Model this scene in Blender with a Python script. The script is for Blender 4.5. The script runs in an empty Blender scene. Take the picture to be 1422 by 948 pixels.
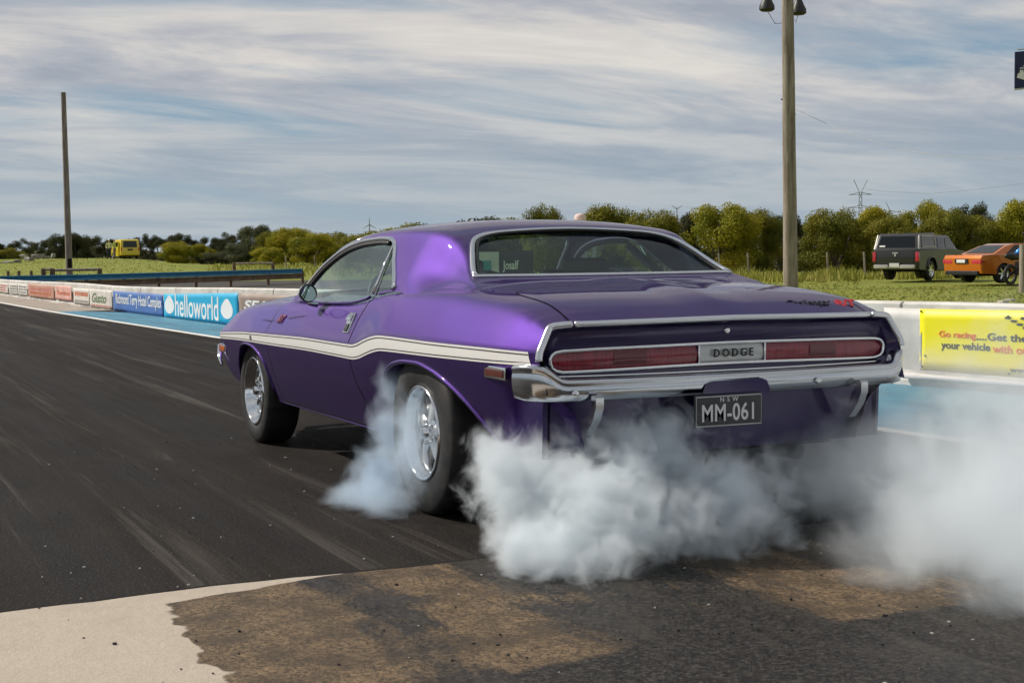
import bpy, bmesh, math, random
import numpy as np
from mathutils import Vector, Matrix, noise as mnoise
R = math.radians
rnd = random.Random(7)
SC = bpy.context.scene
COL = SC.collection

# ------------------------------------------------------------------ camera
CAM = Vector((-6.0835, 3.3383, 1.1508))
HEAD, PIT, ROLL, FPX = -0.44159, -0.060841, -0.009554, 2088.1
fw = Vector((math.cos(HEAD)*math.cos(PIT), math.sin(HEAD)*math.cos(PIT), math.sin(PIT)))
r0 = fw.cross(Vector((0, 0, 1))).normalized(); u0 = r0.cross(fw)
rt = r0*math.cos(ROLL) + u0*math.sin(ROLL); up_ = u0*math.cos(ROLL) - r0*math.sin(ROLL)
cd = bpy.data.cameras.new('camera'); cam = bpy.data.objects.new('camera', cd); COL.objects.link(cam)
M = Matrix((rt, up_, -fw)).transposed().to_4x4(); M.translation = CAM
cam.matrix_world = M
cd.sensor_width = 36; cd.lens = FPX/1422*36; cd.clip_end = 6000; cd.clip_start = .05
SC.camera = cam

def at(u, v, d):
    """world point d metres in front of the camera in the direction of a photo position"""
    return CAM + (fw + rt*((u-711)/FPX) - up_*((v-474)/FPX))*d
def gz(u, d, z=0.0):
    """world point on height z, d metres away, in photo column u"""
    p = at(u, 474, d); return Vector((p.x, p.y, z))
def vz(u, v, z=0.0):
    d = fw + rt*((u-711)/FPX) - up_*((v-474)/FPX)
    return CAM + d*((z-CAM.z)/d.z)

# ------------------------------------------------------------------ light
SUN_AZ, SUN_EL = R(45), R(40)
w = bpy.data.worlds.new('World'); SC.world = w; w.use_nodes = True
nt = w.node_tree; nt.nodes.clear()
def N(nt, t, **k):
    n = nt.nodes.new(t)
    for a, b in k.items():
        if a.startswith('i_'):
            n.inputs[a[2:].replace('_', ' ')].default_value = b
        else: setattr(n, a, b)
    return n
def Lk(nt, a, b): nt.links.new(a, b)
out = N(nt, 'ShaderNodeOutputWorld'); bg = N(nt, 'ShaderNodeBackground')
sky = N(nt, 'ShaderNodeTexSky', sky_type='NISHITA', sun_disc=False, sun_elevation=SUN_EL, sun_rotation=R(90)-SUN_AZ, air_density=1.0, dust_density=.8, ozone_density=1.5)
bg.inputs['Strength'].default_value = .09
# cloud layer: noise on the plane of the cloud deck, spread towards the horizon
tc = N(nt, 'ShaderNodeTexCoord'); sep = N(nt, 'ShaderNodeSeparateXYZ'); Lk(nt, tc.outputs['Generated'], sep.inputs[0])
def math_(nt, op, a, b=None, c=None, clamp=False):
    n = N(nt, 'ShaderNodeMath', operation=op, use_clamp=clamp)
    for i, v in enumerate((a, b, c)):
        if v is None: continue
        if isinstance(v, (int, float)): n.inputs[i].default_value = v
        else: Lk(nt, v, n.inputs[i])
    return n.outputs[0]
def ramp(nt, fac, stops, interp='LINEAR'):
    n = N(nt, 'ShaderNodeValToRGB'); n.color_ramp.interpolation = interp
    e = n.color_ramp.elements
    while len(e) > 1: e.remove(e[-1])
    for i, (p, c) in enumerate(stops):
        if isinstance(c, (int, float)): c = (c, c, c)
        x = e[0] if i == 0 else e.new(p)
        x.position = p; x.color = (*c[:3], 1)
    if fac is not None: Lk(nt, fac, n.inputs[0])
    return n.outputs[0]
def mix(nt, fac, a, b, mode='MIX'):
    n = N(nt, 'ShaderNodeMix', data_type='RGBA', blend_type=mode)
    for s, v in ((n.inputs[0], fac), (n.inputs[6], a), (n.inputs[7], b)):
        if isinstance(v, (int, float)): s.default_value = v
        elif isinstance(v, tuple): s.default_value = (*v[:3], 1)
        else: Lk(nt, v, s)
    return n.outputs[2]
zc = math_(nt, 'MAXIMUM', sep.outputs[2], .0)
den = math_(nt, 'ADD', zc, .12)
cx = math_(nt, 'DIVIDE', sep.outputs[0], den); cy = math_(nt, 'DIVIDE', sep.outputs[1], den)
cmb = N(nt, 'ShaderNodeCombineXYZ'); Lk(nt, cx, cmb.inputs[0]); Lk(nt, cy, cmb.inputs[1])
mp = N(nt, 'ShaderNodeMapping'); mp.inputs['Rotation'].default_value = (0, 0, R(38)); mp.inputs['Scale'].default_value = (.75, .40, 1); mp.inputs['Location'].default_value = (1.7, .6, 0)
Lk(nt, cmb.outputs[0], mp.inputs[0])
n1 = N(nt, 'ShaderNodeTexNoise', i_Scale=1.15, i_Detail=8.0, i_Roughness=.58, i_Distortion=.5); Lk(nt, mp.outputs[0], n1.inputs['Vector'])
n2 = N(nt, 'ShaderNodeTexNoise', i_Scale=2.0, i_Detail=8.0, i_Roughness=.62, i_Distortion=.4); Lk(nt, mp.outputs[0], n2.inputs['Vector'])
cover = ramp(nt, n1.outputs['Fac'], [(.34, .0), (.40, .5), (.47, .97), (1, 1)])
bright = ramp(nt, n2.outputs['Fac'], [(.36, (3.9, 4.3, 5.0)), (.47, (5.2, 5.35, 5.75)), (.55, (6.9, 6.7, 6.55)), (.66, (8.1, 7.7, 7.2))])
# darker cloud overhead, pale blue band low down
hi = ramp(nt, sep.outputs[2], [(0, 1.0), (.10, 1.03), (.17, 1.0), (.27, .72), (.5, .70), (1, .85)])
bright = mix(nt, 1.0, bright, hi, 'MULTIPLY')
skyc = mix(nt, 1.0, sky.outputs[0], (1.0, 1.03, 1.08), 'MULTIPLY')
skyc = mix(nt, .80, skyc, (2.5, 3.8, 5.1))
low = ramp(nt, sep.outputs[2], [(0, .25), (.05, .45), (.11, 1)])
cfac = math_(nt, 'MULTIPLY', cover, low)
hz = mix(nt, ramp(nt, sep.outputs[2], [(0, 1), (.09, 0)]), skyc, (4.1, 5.1, 5.9))
Lk(nt, mix(nt, cfac, hz, bright), bg.inputs[0]); Lk(nt, bg.outputs[0], out.inputs[0])

sd = bpy.data.lights.new('sun', 'SUN'); sun = bpy.data.objects.new('sun', sd); COL.objects.link(sun)
sd.energy = 4.6; sd.angle = R(.6); sd.color = (1, .93, .83)
sv = Vector((math.cos(SUN_AZ)*math.cos(SUN_EL), math.sin(SUN_AZ)*math.cos(SUN_EL), math.sin(SUN_EL)))
sun.rotation_euler = sv.to_track_quat('Z', 'Y').to_euler()
vs = SC.view_settings; vs.view_transform = 'Standard'; vs.look = 'None'; vs.gamma = 1; vs.exposure = 0; vs.use_curve_mapping = False
cy_ = SC.cycles
cy_.max_bounces = 8; cy_.transparent_max_bounces = 24; cy_.volume_bounces = 5; cy_.diffuse_bounces = 3; cy_.glossy_bounces = 4
cy_.volume_step_rate = 1.0; cy_.volume_max_steps = 128; cy_.caustics_reflective = False; cy_.caustics_refractive = False
cy_.use_denoising = True; cy_.use_adaptive_sampling = True; cy_.adaptive_threshold = .03; cy_.adaptive_min_samples = 16; cy_.sample_clamp_indirect = 6

# ------------------------------------------------------------------ object helpers
def tag(o, label=None, cat=None, group=None, kind=None):
    if label: o['label'] = label
    if cat: o['category'] = cat
    if group: o['group'] = group
    if kind: o['kind'] = kind
    return o
def empty(name, loc=(0, 0, 0), rz=0, label=None, cat=None, group=None):
    o = bpy.data.objects.new(name, None); COL.objects.link(o); o.location = loc; o.rotation_euler = (0, 0, rz)
    return tag(o, label, cat, group)
class MB:
    """collects shapes and links them as one mesh object"""
    def __init__(s): s.v = []; s.f = []; s.m = []
    def add(s, vs, fs, m=0):
        n = len(s.v); s.v += [tuple(v) for v in vs]; s.f += [tuple(i+n for i in f) for f in fs]; s.m += [m]*len(fs); return s
    def box(s, c, d, rz=0, bev=0, m=0, rot=None):
        cx, cy, cz = c; a, b, h = d[0]/2, d[1]/2, d[2]/2
        bm = bmesh.new(); bmesh.ops.create_cube(bm, size=1)
        bmesh.ops.scale(bm, vec=(2*a, 2*b, 2*h), verts=bm.verts)
        if bev: bmesh.ops.bevel(bm, geom=bm.edges[:], offset=bev, segments=2, profile=.7, affect='EDGES')
        mm = rot if rot is not None else Matrix.Rotation(rz, 3, 'Z')
        s.add([mm @ v.co + Vector(c) for v in bm.verts], [[v.index for v in f.verts] for f in bm.faces], m); bm.free(); return s
    def tube(s, pts, r, n=8, m=0, closed=False, cap=True, flat=1.0):
        pts = [Vector(p) for p in pts]; k = len(pts); vs = []
        rs = r if isinstance(r, (list, tuple)) else [r]*k
        nrm = None
        for i, p in enumerate(pts):
            a = pts[(i-1) % k] if (closed or i > 0) else p; b = pts[(i+1) % k] if (closed or i < k-1) else p
            t = (b-a).normalized()
            if nrm is None:
                nrm = t.cross(Vector((0, 0, 1)));
                if nrm.length < .1: nrm = t.cross(Vector((1, 0, 0)))
            nrm = (nrm - t*nrm.dot(t)).normalized(); bi = t.cross(nrm)
            for j in range(n):
                an = 2*math.pi*j/n; vs.append(p + (nrm*math.cos(an) + bi*math.sin(an)*flat)*rs[i])
        fs = []
        for i in range(k if closed else k-1):
            for j in range(n):
                i2 = (i+1) % k; fs.append((i*n+j, i*n+(j+1) % n, i2*n+(j+1) % n, i2*n+j))
        if cap and not closed: fs += [tuple(range(n))[::-1], tuple((k-1)*n+j for j in range(n))]
        return s.add(vs, fs, m)
    def lathe(s, prof, origin=(0, 0, 0), axis='y', n=48, m=0, close=False):
        """prof: (radius, offset along the axis)"""
        vs = []; o = Vector(origin)
        for (r, h) in prof:
            for j in range(n):
                a = 2*math.pi*j/n
                if axis == 'y': q = Vector((r*math.cos(a), h, r*math.sin(a)))
                elif axis == 'z': q = Vector((r*math.cos(a), r*math.sin(a), h))
                else: q = Vector((h, r*math.cos(a), r*math.sin(a)))
                vs.append(o+q)
        k = len(prof); fs = []
        for i in range(k if close else k-1):
            for j in range(n):
                i2 = (i+1) % k; fs.append((i*n+j, i*n+(j+1) % n, i2*n+(j+1) % n, i2*n+j))
        return s.add(vs, fs, m)
    def grid(s, P, m=0, flip=False):
        a, b = len(P), len(P[0]); vs = [p for row in P for p in row]; fs = []
        for i in range(a-1):
            for j in range(b-1):
                f = (i*b+j, i*b+j+1, (i+1)*b+j+1, (i+1)*b+j); fs.append(f[::-1] if flip else f)
        return s.add(vs, fs, m)
    def prism(s, poly, vec, m=0):
        n = len(poly); vec = Vector(vec); vs = [Vector(p) for p in poly] + [Vector(p)+vec for p in poly]
        fs = [tuple(range(n)), tuple(range(2*n-1, n-1, -1))] + [(i, i+n, (i+1) % n + n, (i+1) % n) for i in range(n)]
        return s.add(vs, fs, m)
    def build(s, name, mats, parent=None, smooth=False, fix=True, angle=None, solid=0):
        me = bpy.data.meshes.new(name); me.from_pydata(s.v, [], s.f)
        for mt in (mats if isinstance(mats, (list, tuple)) else [mats]): me.materials.append(mt)
        me.polygons.foreach_set('material_index', s.m)
        if fix:
            bm = bmesh.new(); bm.from_mesh(me); bmesh.ops.recalc_face_normals(bm, faces=bm.faces); bm.to_mesh(me); bm.free()
        if smooth:
            me.polygons.foreach_set('use_smooth', [True]*len(me.polygons))
            if angle: me.set_sharp_from_angle(angle=R(angle))
        me.update()
        o = bpy.data.objects.new(name, me); COL.objects.link(o)
        if parent is not None: o.parent = parent
        if solid:
            md = o.modifiers.new('solid', 'SOLIDIFY'); md.thickness = solid; md.offset = 0
        return o
def copy_tree(o, parent=None):
    c = o.copy(); COL.objects.link(c)
    if parent is not None: c.parent = parent
    for ch in list(o.children): copy_tree(ch, c)
    return c

def text_mesh(txt, size, depth=.002, bold=0.0, shear=0.0, sx=1.0, align='CENTER', spacing=1.0):
    cu = bpy.data.curves.new('t', 'FONT'); cu.body = txt; cu.size = size; cu.extrude = depth; cu.offset = bold; cu.shear = shear
    cu.align_x = align; cu.align_y = 'CENTER'; cu.space_character = spacing; cu.resolution_u = 4
    o = bpy.data.objects.new('t', cu); COL.objects.link(o)
    dg = bpy.context.evaluated_depsgraph_get(); dg.update()
    me = bpy.data.meshes.new_from_object(o.evaluated_get(dg))
    COL.objects.unlink(o); bpy.data.objects.remove(o)
    for v in me.vertices: v.co.x *= sx
    return me
def text(name, txt, size, mtx, mat, parent=None, **k):
    me = text_mesh(txt, size, **k); me.transform(mtx); me.materials.clear(); me.materials.append(mat)
    for p in me.polygons: p.material_index = 0
    me.name = name
    o = bpy.data.objects.new(name, me); COL.objects.link(o)
    if parent is not None: o.parent = parent
    return o
def frame(origin, xd, yd):
    """matrix whose x runs along xd, y along yd, z = normal"""
    xd = Vector(xd).normalized(); yd = Vector(yd); zd = xd.cross(yd).normalized(); yd = zd.cross(xd)
    m = Matrix((xd, yd, zd)).transposed().to_4x4(); m.translation = Vector(origin); return m

# ------------------------------------------------------------------ materials
def mat(name, color=(.5, .5, .5), rough=.5, metal=0, coat=0, spec=.5, emit=None, trans=0):
    m = bpy.data.materials.new(name); m.use_nodes = True; b = m.node_tree.nodes['Principled BSDF']
    b.inputs['Base Color'].default_value = (*color, 1); b.inputs['Roughness'].default_value = rough
    b.inputs['Metallic'].default_value = metal; b.inputs['Coat Weight'].default_value = coat; b.inputs['Coat Roughness'].default_value = .03
    b.inputs['Specular IOR Level'].default_value = spec
    return m
def nodes(m): return m.node_tree, m.node_tree.nodes['Principled BSDF']
def tex(nt, scale, detail=4.0, rough=.5, vec=None, dist=0.0, sc=None, rot=None, coord='Object'):
    t = N(nt, 'ShaderNodeTexCoord'); v = t.outputs[coord]
    if sc or rot:
        mp = N(nt, 'ShaderNodeMapping')
        if sc: mp.inputs['Scale'].default_value = sc
        if rot: mp.inputs['Rotation'].default_value = rot
        Lk(nt, v, mp.inputs[0]); v = mp.outputs[0]
    n = N(nt, 'ShaderNodeTexNoise', i_Scale=scale, i_Detail=detail, i_Roughness=rough, i_Distortion=dist); Lk(nt, v, n.inputs['Vector'])
    return n.outputs['Fac']
def bump(nt, b, h, strength=.3, dist=.01):
    n = N(nt, 'ShaderNodeBump', i_Strength=strength, i_Distance=dist); Lk(nt, h, n.inputs['Height']); Lk(nt, n.outputs[0], b.inputs['Normal'])
def dirty(name, c1, c2, scale=6, rough=.6, metal=0, bumps=0, detail=6, lo=.35, hi=.65, coat=0, sc=None):
    m = mat(name, c1, rough, metal, coat); nt, b = nodes(m)
    f = tex(nt, scale, detail, .6, sc=sc); Lk(nt, ramp(nt, f, [(lo, c1), (hi, c2)]), b.inputs['Base Color'])
    if bumps: bump(nt, b, tex(nt, scale*6, 4), bumps, .01)
    return m

# metallic purple paint
m_paint = mat('purple_paint', (.12, .045, .36), .56, 1.0, .75); nt, b = nodes(m_paint)
fl = tex(nt, 900, 1); Lk(nt, ramp(nt, fl, [(.35, (.040, .0155, .120)), (.65, (.070, .027, .190))]), b.inputs['Base Color'])
b.inputs['Coat Roughness'].default_value = .025; b.inputs['Coat IOR'].default_value = 1.5
m_paint_shade = mat('purple_paint_shade', (.028, .015, .085), .35, .5, 1.0)  # same body purple, with the shade of tail and recesses in its colour
m_chrome = mat('chrome', (.86, .87, .88), .07, 1)
m_chrome_b = mat('brushed_chrome', (.75, .76, .78), .22, 1)
m_alloy = mat('polished_alloy', (.80, .81, .82), .13, 1)
m_black = mat('black_rubber_trim', (.012, .012, .013), .45)
m_dark = mat('dark_underside', (.010, .010, .011), .85, spec=.2)
m_white = mat('white_stripe', (.90, .89, .86), .4, 0, .4)
m_gap_shade = mat('panel_gap_shade', (.004, .003, .006), .8, spec=.1)  # near-black colour standing for the shade inside panel gaps
m_tyre = mat('tyre_rubber', (.022, .021, .021), .62, spec=.35); nt, b = nodes(m_tyre)
Lk(nt, ramp(nt, tex(nt, 14, 5, .6, sc=(1, .2, 1)), [(.35, (.014, .014, .015)), (.7, (.036, .033, .031))]), b.inputs['Base Color'])
bump(nt, b, tex(nt, 120, 3), .15, .004)
m_vinyl = mat('tan_vinyl', (.20, .17, .13), .5); m_int = mat('interior_dark', (.02, .022, .024), .7)
m_teal = mat('teal_trim', (.03, .30, .30), .4)
def glassm(name, tint, refl=1.0, ior=1.5):
    m = bpy.data.materials.new(name); m.use_nodes = True; nt = m.node_tree; nt.nodes.clear()
    o = N(nt, 'ShaderNodeOutputMaterial'); t = N(nt, 'ShaderNodeBsdfTransparent'); t.inputs[0].default_value = (*tint, 1)
    g = N(nt, 'ShaderNodeBsdfGlossy', i_Roughness=.02); g.inputs[0].default_value = (.93, 1, .98, 1)
    ge = N(nt, 'ShaderNodeNewGeometry'); dt = N(nt, 'ShaderNodeVectorMath', operation='DOT_PRODUCT'); Lk(nt, ge.outputs['Normal'], dt.inputs[0]); Lk(nt, ge.outputs['Incoming'], dt.inputs[1])
    f0 = ((ior-1)/(ior+1))**2; x = N(nt, 'ShaderNodeMixShader')
    sch = math_(nt, 'MULTIPLY_ADD', math_(nt, 'POWER', math_(nt, 'SUBTRACT', 1.0, math_(nt, 'ABSOLUTE', dt.outputs['Value']), clamp=True), 5.0), 1-f0, f0)
    Lk(nt, math_(nt, 'MULTIPLY', sch, refl, clamp=True), x.inputs[0]); Lk(nt, t.outputs[0], x.inputs[1]); Lk(nt, g.outputs[0], x.inputs[2]); Lk(nt, x.outputs[0], o.inputs[0])
    return m
m_glass = glassm('tinted_glass', (.74, .88, .80), 1.0, 1.5)
m_glass_side = glassm('side_glass', (.66, .86, .80), 2.0, 1.6)
m_glass_dark = glassm('dark_tinted_glass', (.10, .11, .12), 1.2, 1.6)
m_spoke = mat('satin_alloy', (.78, .79, .80), .34, .75)
m_mirror = mat('mirror_glass', (.55, .68, .66), .02, 1)
m_bumper = mat('bumper_chrome', (.60, .62, .65), .14, 1)
m_red = mat('red_lens', (.30, .012, .025), .22, 0, .8); nt, b = nodes(m_red)
Lk(nt, ramp(nt, tex(nt, 160, 2, sc=(.1, 1, .1)), [(.4, (.20, .011, .026)), (.6, (.31, .018, .036))]), b.inputs['Base Color'])
m_redd = mat('dark_red_lens', (.13, .006, .015), .25, 0, .8)
m_orange = mat('amber_lens', (.55, .12, .02), .25, 0, .8); m_mred = mat('marker_red_lens', (.09, .014, .006), .25, 0, .8)
m_badge = mat('badge_silver', (.55, .56, .55), .35, .6)
m_bred = mat('badge_red', (.55, .02, .03), .35); m_plate = mat('plate_black', (.02, .022, .026), .45, 0, .3)
m_platew = mat('plate_white', (.72, .72, .70), .5)
m_bl = mat('lettering_black', (.02, .02, .022), .5); m_wh = mat('lettering_white', (.82, .82, .80), .5)

# ------------------------------------------------------------------ ground
WALL = [(72, -.4), (38.7, -1.8), (28.3, -2.2), (21.6, -2.55), (16.7, -2.85), (3.4, -5.0), (-9, -7.1)]
def wall_y(x):
    p = sorted(WALL); xs = [a for a, _ in p]; ys = [b for _, b in p]
    return float(np.interp(x, xs, ys))
LINE = [(-14, -3.45), (.3, -2.85), (7, -2.35), (14, -1.75), (25, -1.18), (32, -.98), (72, .25)]
def line_y(x): return float(np.interp(x, [a for a, _ in LINE], [b for _, b in LINE]))

m_grass = mat('grass_field', (.1, .13, .03), .9, spec=.2); nt, b = nodes(m_grass)
f1 = tex(nt, .35, 6, .65); f2 = tex(nt, 3.2, 6, .75); f3 = tex(nt, .9, 5, .7, sc=(.35, 1, 1), rot=(0, 0, R(-25)))
c = mix(nt, f1, (.165, .205, .03), (.36, .35, .07)); c = mix(nt, ramp(nt, f2, [(.42, 0), (.62, 1)]), c, (.13, .17, .026))
c = mix(nt, ramp(nt, f3, [(.55, 0), (.70, .65)]), c, (.33, .29, .105)); Lk(nt, c, b.inputs['Base Color']); bump(nt, b, f2, .9, .12)
mb = MB(); gx = [-60+8*i for i in range(12)] + [40+6*i for i in range(36)] + [270, 340, 450, 700, 1200, 2500, 5000]
gy = [-5000, -2000, -900, -500, -300, -220] + [-190+5*i for i in range(36)] + [-8, 0, 20, 80, 300, 900, 4000]
def terrain(x, y):
    # grassy rise carrying the van, left in view
    d = (Vector((x, y, 0))-Vector((CAM.x, CAM.y, 0))); dep = d.x*math.cos(HEAD)+d.y*math.sin(HEAD); lat = d.x*math.sin(HEAD)-d.y*math.cos(HEAD)
    if dep < 10: return -.12
    u = 711 + lat/dep*FPX
    k = min(1, max(0, (dep-82)/60)); k = k*k*(3-2*k)
    s = min(1, max(0, (300-u)/150)); s = s*s*(3-2*s)
    s2 = min(1, max(0, (u+500)/400))
    h = .82*k*s*s2*max(0, 1-max(0, dep-165)/60)
    return -.12 + h
P = [[(x, y, terrain(x, y)) for y in gy] for x in gx]
tag(mb.grid(P).build('grass_field', m_grass, smooth=True, fix=False), kind='structure')

# rubbered drag strip
m_asph = mat('rubbered_asphalt', (.03, .03, .03), .6, spec=.09); nt, b = nodes(m_asph)
rz = (0, 0, R(-3.2))
s1 = tex(nt, 1.0, 6, .6, sc=(.10, 1.9, 1), rot=rz, dist=.6); s2 = tex(nt, 1.0, 5, .6, sc=(.35, 7, 1), rot=rz, dist=.4); s4 = tex(nt, 1.0, 6, .7, sc=(.16, 5.5, 1), rot=(0, 0, R(-5.5)), dist=.8); s3 = tex(nt, 1.3, 5, .6)
grit = tex(nt, 85, 2, .8); grit2 = tex(nt, 38, 3, .8)
c = ramp(nt, s1, [(.30, (.008, .0065, .0055)), (.50, (.0145, .0118, .0100)), (.62, (.028, .023, .0195)), (.75, (.060, .052, .045))])
c = mix(nt, ramp(nt, s2, [(.42, .8), (.58, 0)]), c, (.015, .0135, .0125))
c = mix(nt, ramp(nt, s4, [(.54, 0), (.68, .8)]), c, (.090, .080, .071))
t_ = N(nt, 'ShaderNodeTexCoord'); mp_ = N(nt, 'ShaderNodeMapping'); mp_.inputs['Rotation'].default_value = rz; Lk(nt, t_.outputs['Object'], mp_.inputs[0]); sp_ = N(nt, 'ShaderNodeSeparateXYZ'); Lk(nt, mp_.outputs[0], sp_.inputs[0])
yy_ = math_(nt, 'ADD', sp_.outputs[1], math_(nt, 'MULTIPLY_ADD', tex(nt, .12, 2, .5), .9, -.45)); trk = None
for c0, wd in ((.75, .30), (-.75, .32), (2.35, .22), (3.75, .26), (1.62, .13), (4.9, .3), (3.1, .10), (-1.7, .2)):
    v_ = ramp(nt, math_(nt, 'MULTIPLY', math_(nt, 'ABSOLUTE', math_(nt, 'SUBTRACT', yy_, c0)), 1/wd), [(0, 1), (.75, .9), (1, 0)]); trk = v_ if trk is None else math_(nt, 'MAXIMUM', trk, v_)
trk = math_(nt, 'MULTIPLY', trk, ramp(nt, s4, [(.36, .95), (.60, .25)]))
c = mix(nt, trk, c, (.0095, .0085, .008))
c = mix(nt, ramp(nt, s3, [(.4, .0), (.7, .35)]), c, (.030, .024, .019))
c = mix(nt, ramp(nt, grit, [(.56, 0), (.66, .7)]), c, (.085, .072, .061)); c = mix(nt, ramp(nt, grit2, [(.30, .6), (.42, 0)]), c, (.010, .009, .009))
Lk(nt, c, b.inputs['Base Color'])
rr = math_(nt, 'MULTIPLY_ADD', s1, -.35, .86); rr = math_(nt, 'MULTIPLY_ADD', s2, .22, rr); rr = math_(nt, 'MULTIPLY_ADD', trk, -.16, rr); Lk(nt, rr, b.inputs['Roughness'])
bump(nt, b, math_(nt, 'ADD', grit, grit2), .45, .005)
mb = MB(); xs = sorted(set([-30+2*i for i in range(52)] + [a for a, _ in WALL] + [72, 160]))
mb.grid([[(x, wall_y(x)-.15 if x <= 72 else .0, 0), (x, 2, 0), (x, 30, 0), (x, 200, 0)] for x in xs])
tag(mb.build('track_asphalt', m_asph, fix=False), kind='structure')

# beige apron beyond the lines and the blue painted run-off
m_apron = dirty('dusty_concrete_apron', (.26, .22, .18), (.38, .33, .28), 2.5, .85)
mb = MB(); xs = [25+2*i for i in range(24)]
mb.grid([[(x, line_y(x)+.06, .004), (x, wall_y(x)-.14, .004)] for x in xs])
tag(mb.build('apron', m_apron, fix=False), kind='structure')
m_blue = mat('blue_runoff_paint', (.05, .22, .36), .6, spec=.35); nt, b = nodes(m_blue)
f = tex(nt, 1.2, 7, .7, sc=(.5, 2.5, 1), rot=rz)
Lk(nt, ramp(nt, f, [(.32, (.085, .155, .19)), (.45, (.06, .20, .30)), (.65, (.10, .28, .38))]), b.inputs['Base Color'])
mb = MB(); xs = [-14+1.5*i for i in range(27)]
mb.grid([[(x, line_y(x), .004), (x, (wall_y(x)-.14) if x < 23.5 else line_y(x)-(line_y(x)-wall_y(x))*max(.02, (26.2-x)/2.7), .004)] for x in xs if x < 26.1])
tag(mb.build('blue_runoff', m_blue, fix=False), kind='structure')
m_line = dirty('worn_white_line', (.62, .60, .55), (.78, .76, .72), 4, .7)
mb = MB(); xs = [-14+2*i for i in range(44)]
mb.grid([[(x, line_y(x)+.075, .008), (x, line_y(x)-.055, .008)] for x in xs])
tag(mb.build('painted_edge_line', m_line, fix=False), kind='structure')

# concrete launch pad behind the asphalt joint, wet and stained to the right
m_pad = mat('stained_concrete', (.4, .35, .28), .8, spec=.25); nt, b = nodes(m_pad)
t = N(nt, 'ShaderNodeTexCoord'); sp = N(nt, 'ShaderNodeSeparateXYZ'); Lk(nt, t.outputs['Object'], sp.inputs[0]); X, Y = sp.outputs[0], sp.outputs[1]
e1 = tex(nt, 2.0, 3, .5); e2 = tex(nt, 7, 3, .5); g1 = tex(nt, 70, 4, .8); g2 = tex(nt, 5, 6, .65); g3 = tex(nt, 22, 4, .7)
# wet edge near y = 2.25
wy = math_(nt, 'ADD', Y, math_(nt, 'MULTIPLY_ADD', e1, .65, -.325)); wy = math_(nt, 'ADD', wy, math_(nt, 'MULTIPLY_ADD', e2, .10, -.05))
wy = math_(nt, 'ADD', wy, math_(nt, 'MULTIPLY', math_(nt, 'ADD', X, 1.0), .10))
wy = math_(nt, 'ADD', wy, math_(nt, 'MULTIPLY', math_(nt, 'MULTIPLY_ADD', X, 5.5, 6.6, clamp=True), .62))
wet = ramp(nt, math_(nt, 'MULTIPLY_ADD', wy, -1, 2.75), [(.50, 0), (.512, 1)])
dry = mix(nt, g1, (.34, .29, .235), (.56, .485, .40)); dry = mix(nt, ramp(nt, g2, [(.45, .0), (.7, .5)]), dry, (.36, .31, .25))
dry = mix(nt, ramp(nt, g3, [(.24, .9), (.32, 0)]), dry, (.08, .07, .06))
wt = mix(nt, ramp(nt, g1, [(.42, 0), (.58, 1)]), (.050, .034, .019), (.235, .162, .092)); wt = mix(nt, ramp(nt, g2, [(.40, .75), (.60, 0)]), wt, (.055, .040, .026))
# tyre drags and rubber: streaks running along the strip, dense behind the wheels and from x < -2.3
st = tex(nt, 1.0, 6, .7, sc=(.9, 3.6, 1), dist=1.2); st2 = tex(nt, 1.0, 5, .65, sc=(1.6, 1.1, 1), dist=.8)
def band(c0, wd): return ramp(nt, math_(nt, 'MULTIPLY_ADD', math_(nt, 'ABSOLUTE', math_(nt, 'SUBTRACT', Y, c0)), 1/wd, 0), [(0, 1), (.5, .8), (1, 0)])
wheelm = math_(nt, 'MAXIMUM', math_(nt, 'MAXIMUM', band(.85, .55), band(-.72, .9)), math_(nt, 'MULTIPLY', band(1.72, .22), .55))
fwd = ramp(nt, math_(nt, 'MULTIPLY_ADD', X, .4, 1.4), [(.50, 0), (.97, 1)])
rub = math_(nt, 'ADD', math_(nt, 'MULTIPLY', wheelm, .38), math_(nt, 'MULTIPLY', fwd, .06))
rub = math_(nt, 'ADD', rub, math_(nt, 'MULTIPLY_ADD', st, .9, -.30)); rub = math_(nt, 'ADD', rub, math_(nt, 'MULTIPLY_ADD', st2, .55, -.275))
rub = math_(nt, 'ADD', rub, math_(nt, 'MULTIPLY_ADD', tex(nt, 1.0, 7, .75, sc=(2.2, 14, 1), rot=(0, 0, R(12)), dist=1.0), .5, -.25))
rub = ramp(nt, rub, [(.26, 0), (.44, 1)])
ex = math_(nt, 'ADD', X, math_(nt, 'MULTIPLY_ADD', e1, .5, -.25)); ex = math_(nt, 'ADD', ex, math_(nt, 'MULTIPLY_ADD', e2, .12, -.06))
ex = math_(nt, 'ADD', ex, math_(nt, 'MULTIPLY', Y, .045))
back = ramp(nt, math_(nt, 'MULTIPLY_ADD', ex, -1, -1.85), [(.48, 0), (.52, 1)])
backm = math_(nt, 'MULTIPLY', back, ramp(nt, math_(nt, 'MULTIPLY_ADD', wy, -.25, .9), [(.36, 0), (.52, 1)]))
black = mix(nt, ramp(nt, g1, [(.48, 0), (.62, 1)]), (.008, .007, .0065), (.070, .060, .050)); black = mix(nt, ramp(nt, st, [(.48, 0), (.70, .6)]), black, (.060, .050, .040))
c = mix(nt, rub, wt, black); c = mix(nt, backm, c, black); c = mix(nt, wet, dry, c)
Lk(nt, c, b.inputs['Base Color'])
Lk(nt, math_(nt, 'MULTIPLY_ADD', rub, -.10, math_(nt, 'MULTIPLY_ADD', wet, -.22, .82)), b.inputs['Roughness']); bump(nt, b, math_(nt, 'ADD', g1, g3), .6, .006)
mb = MB(); edge = []
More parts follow.
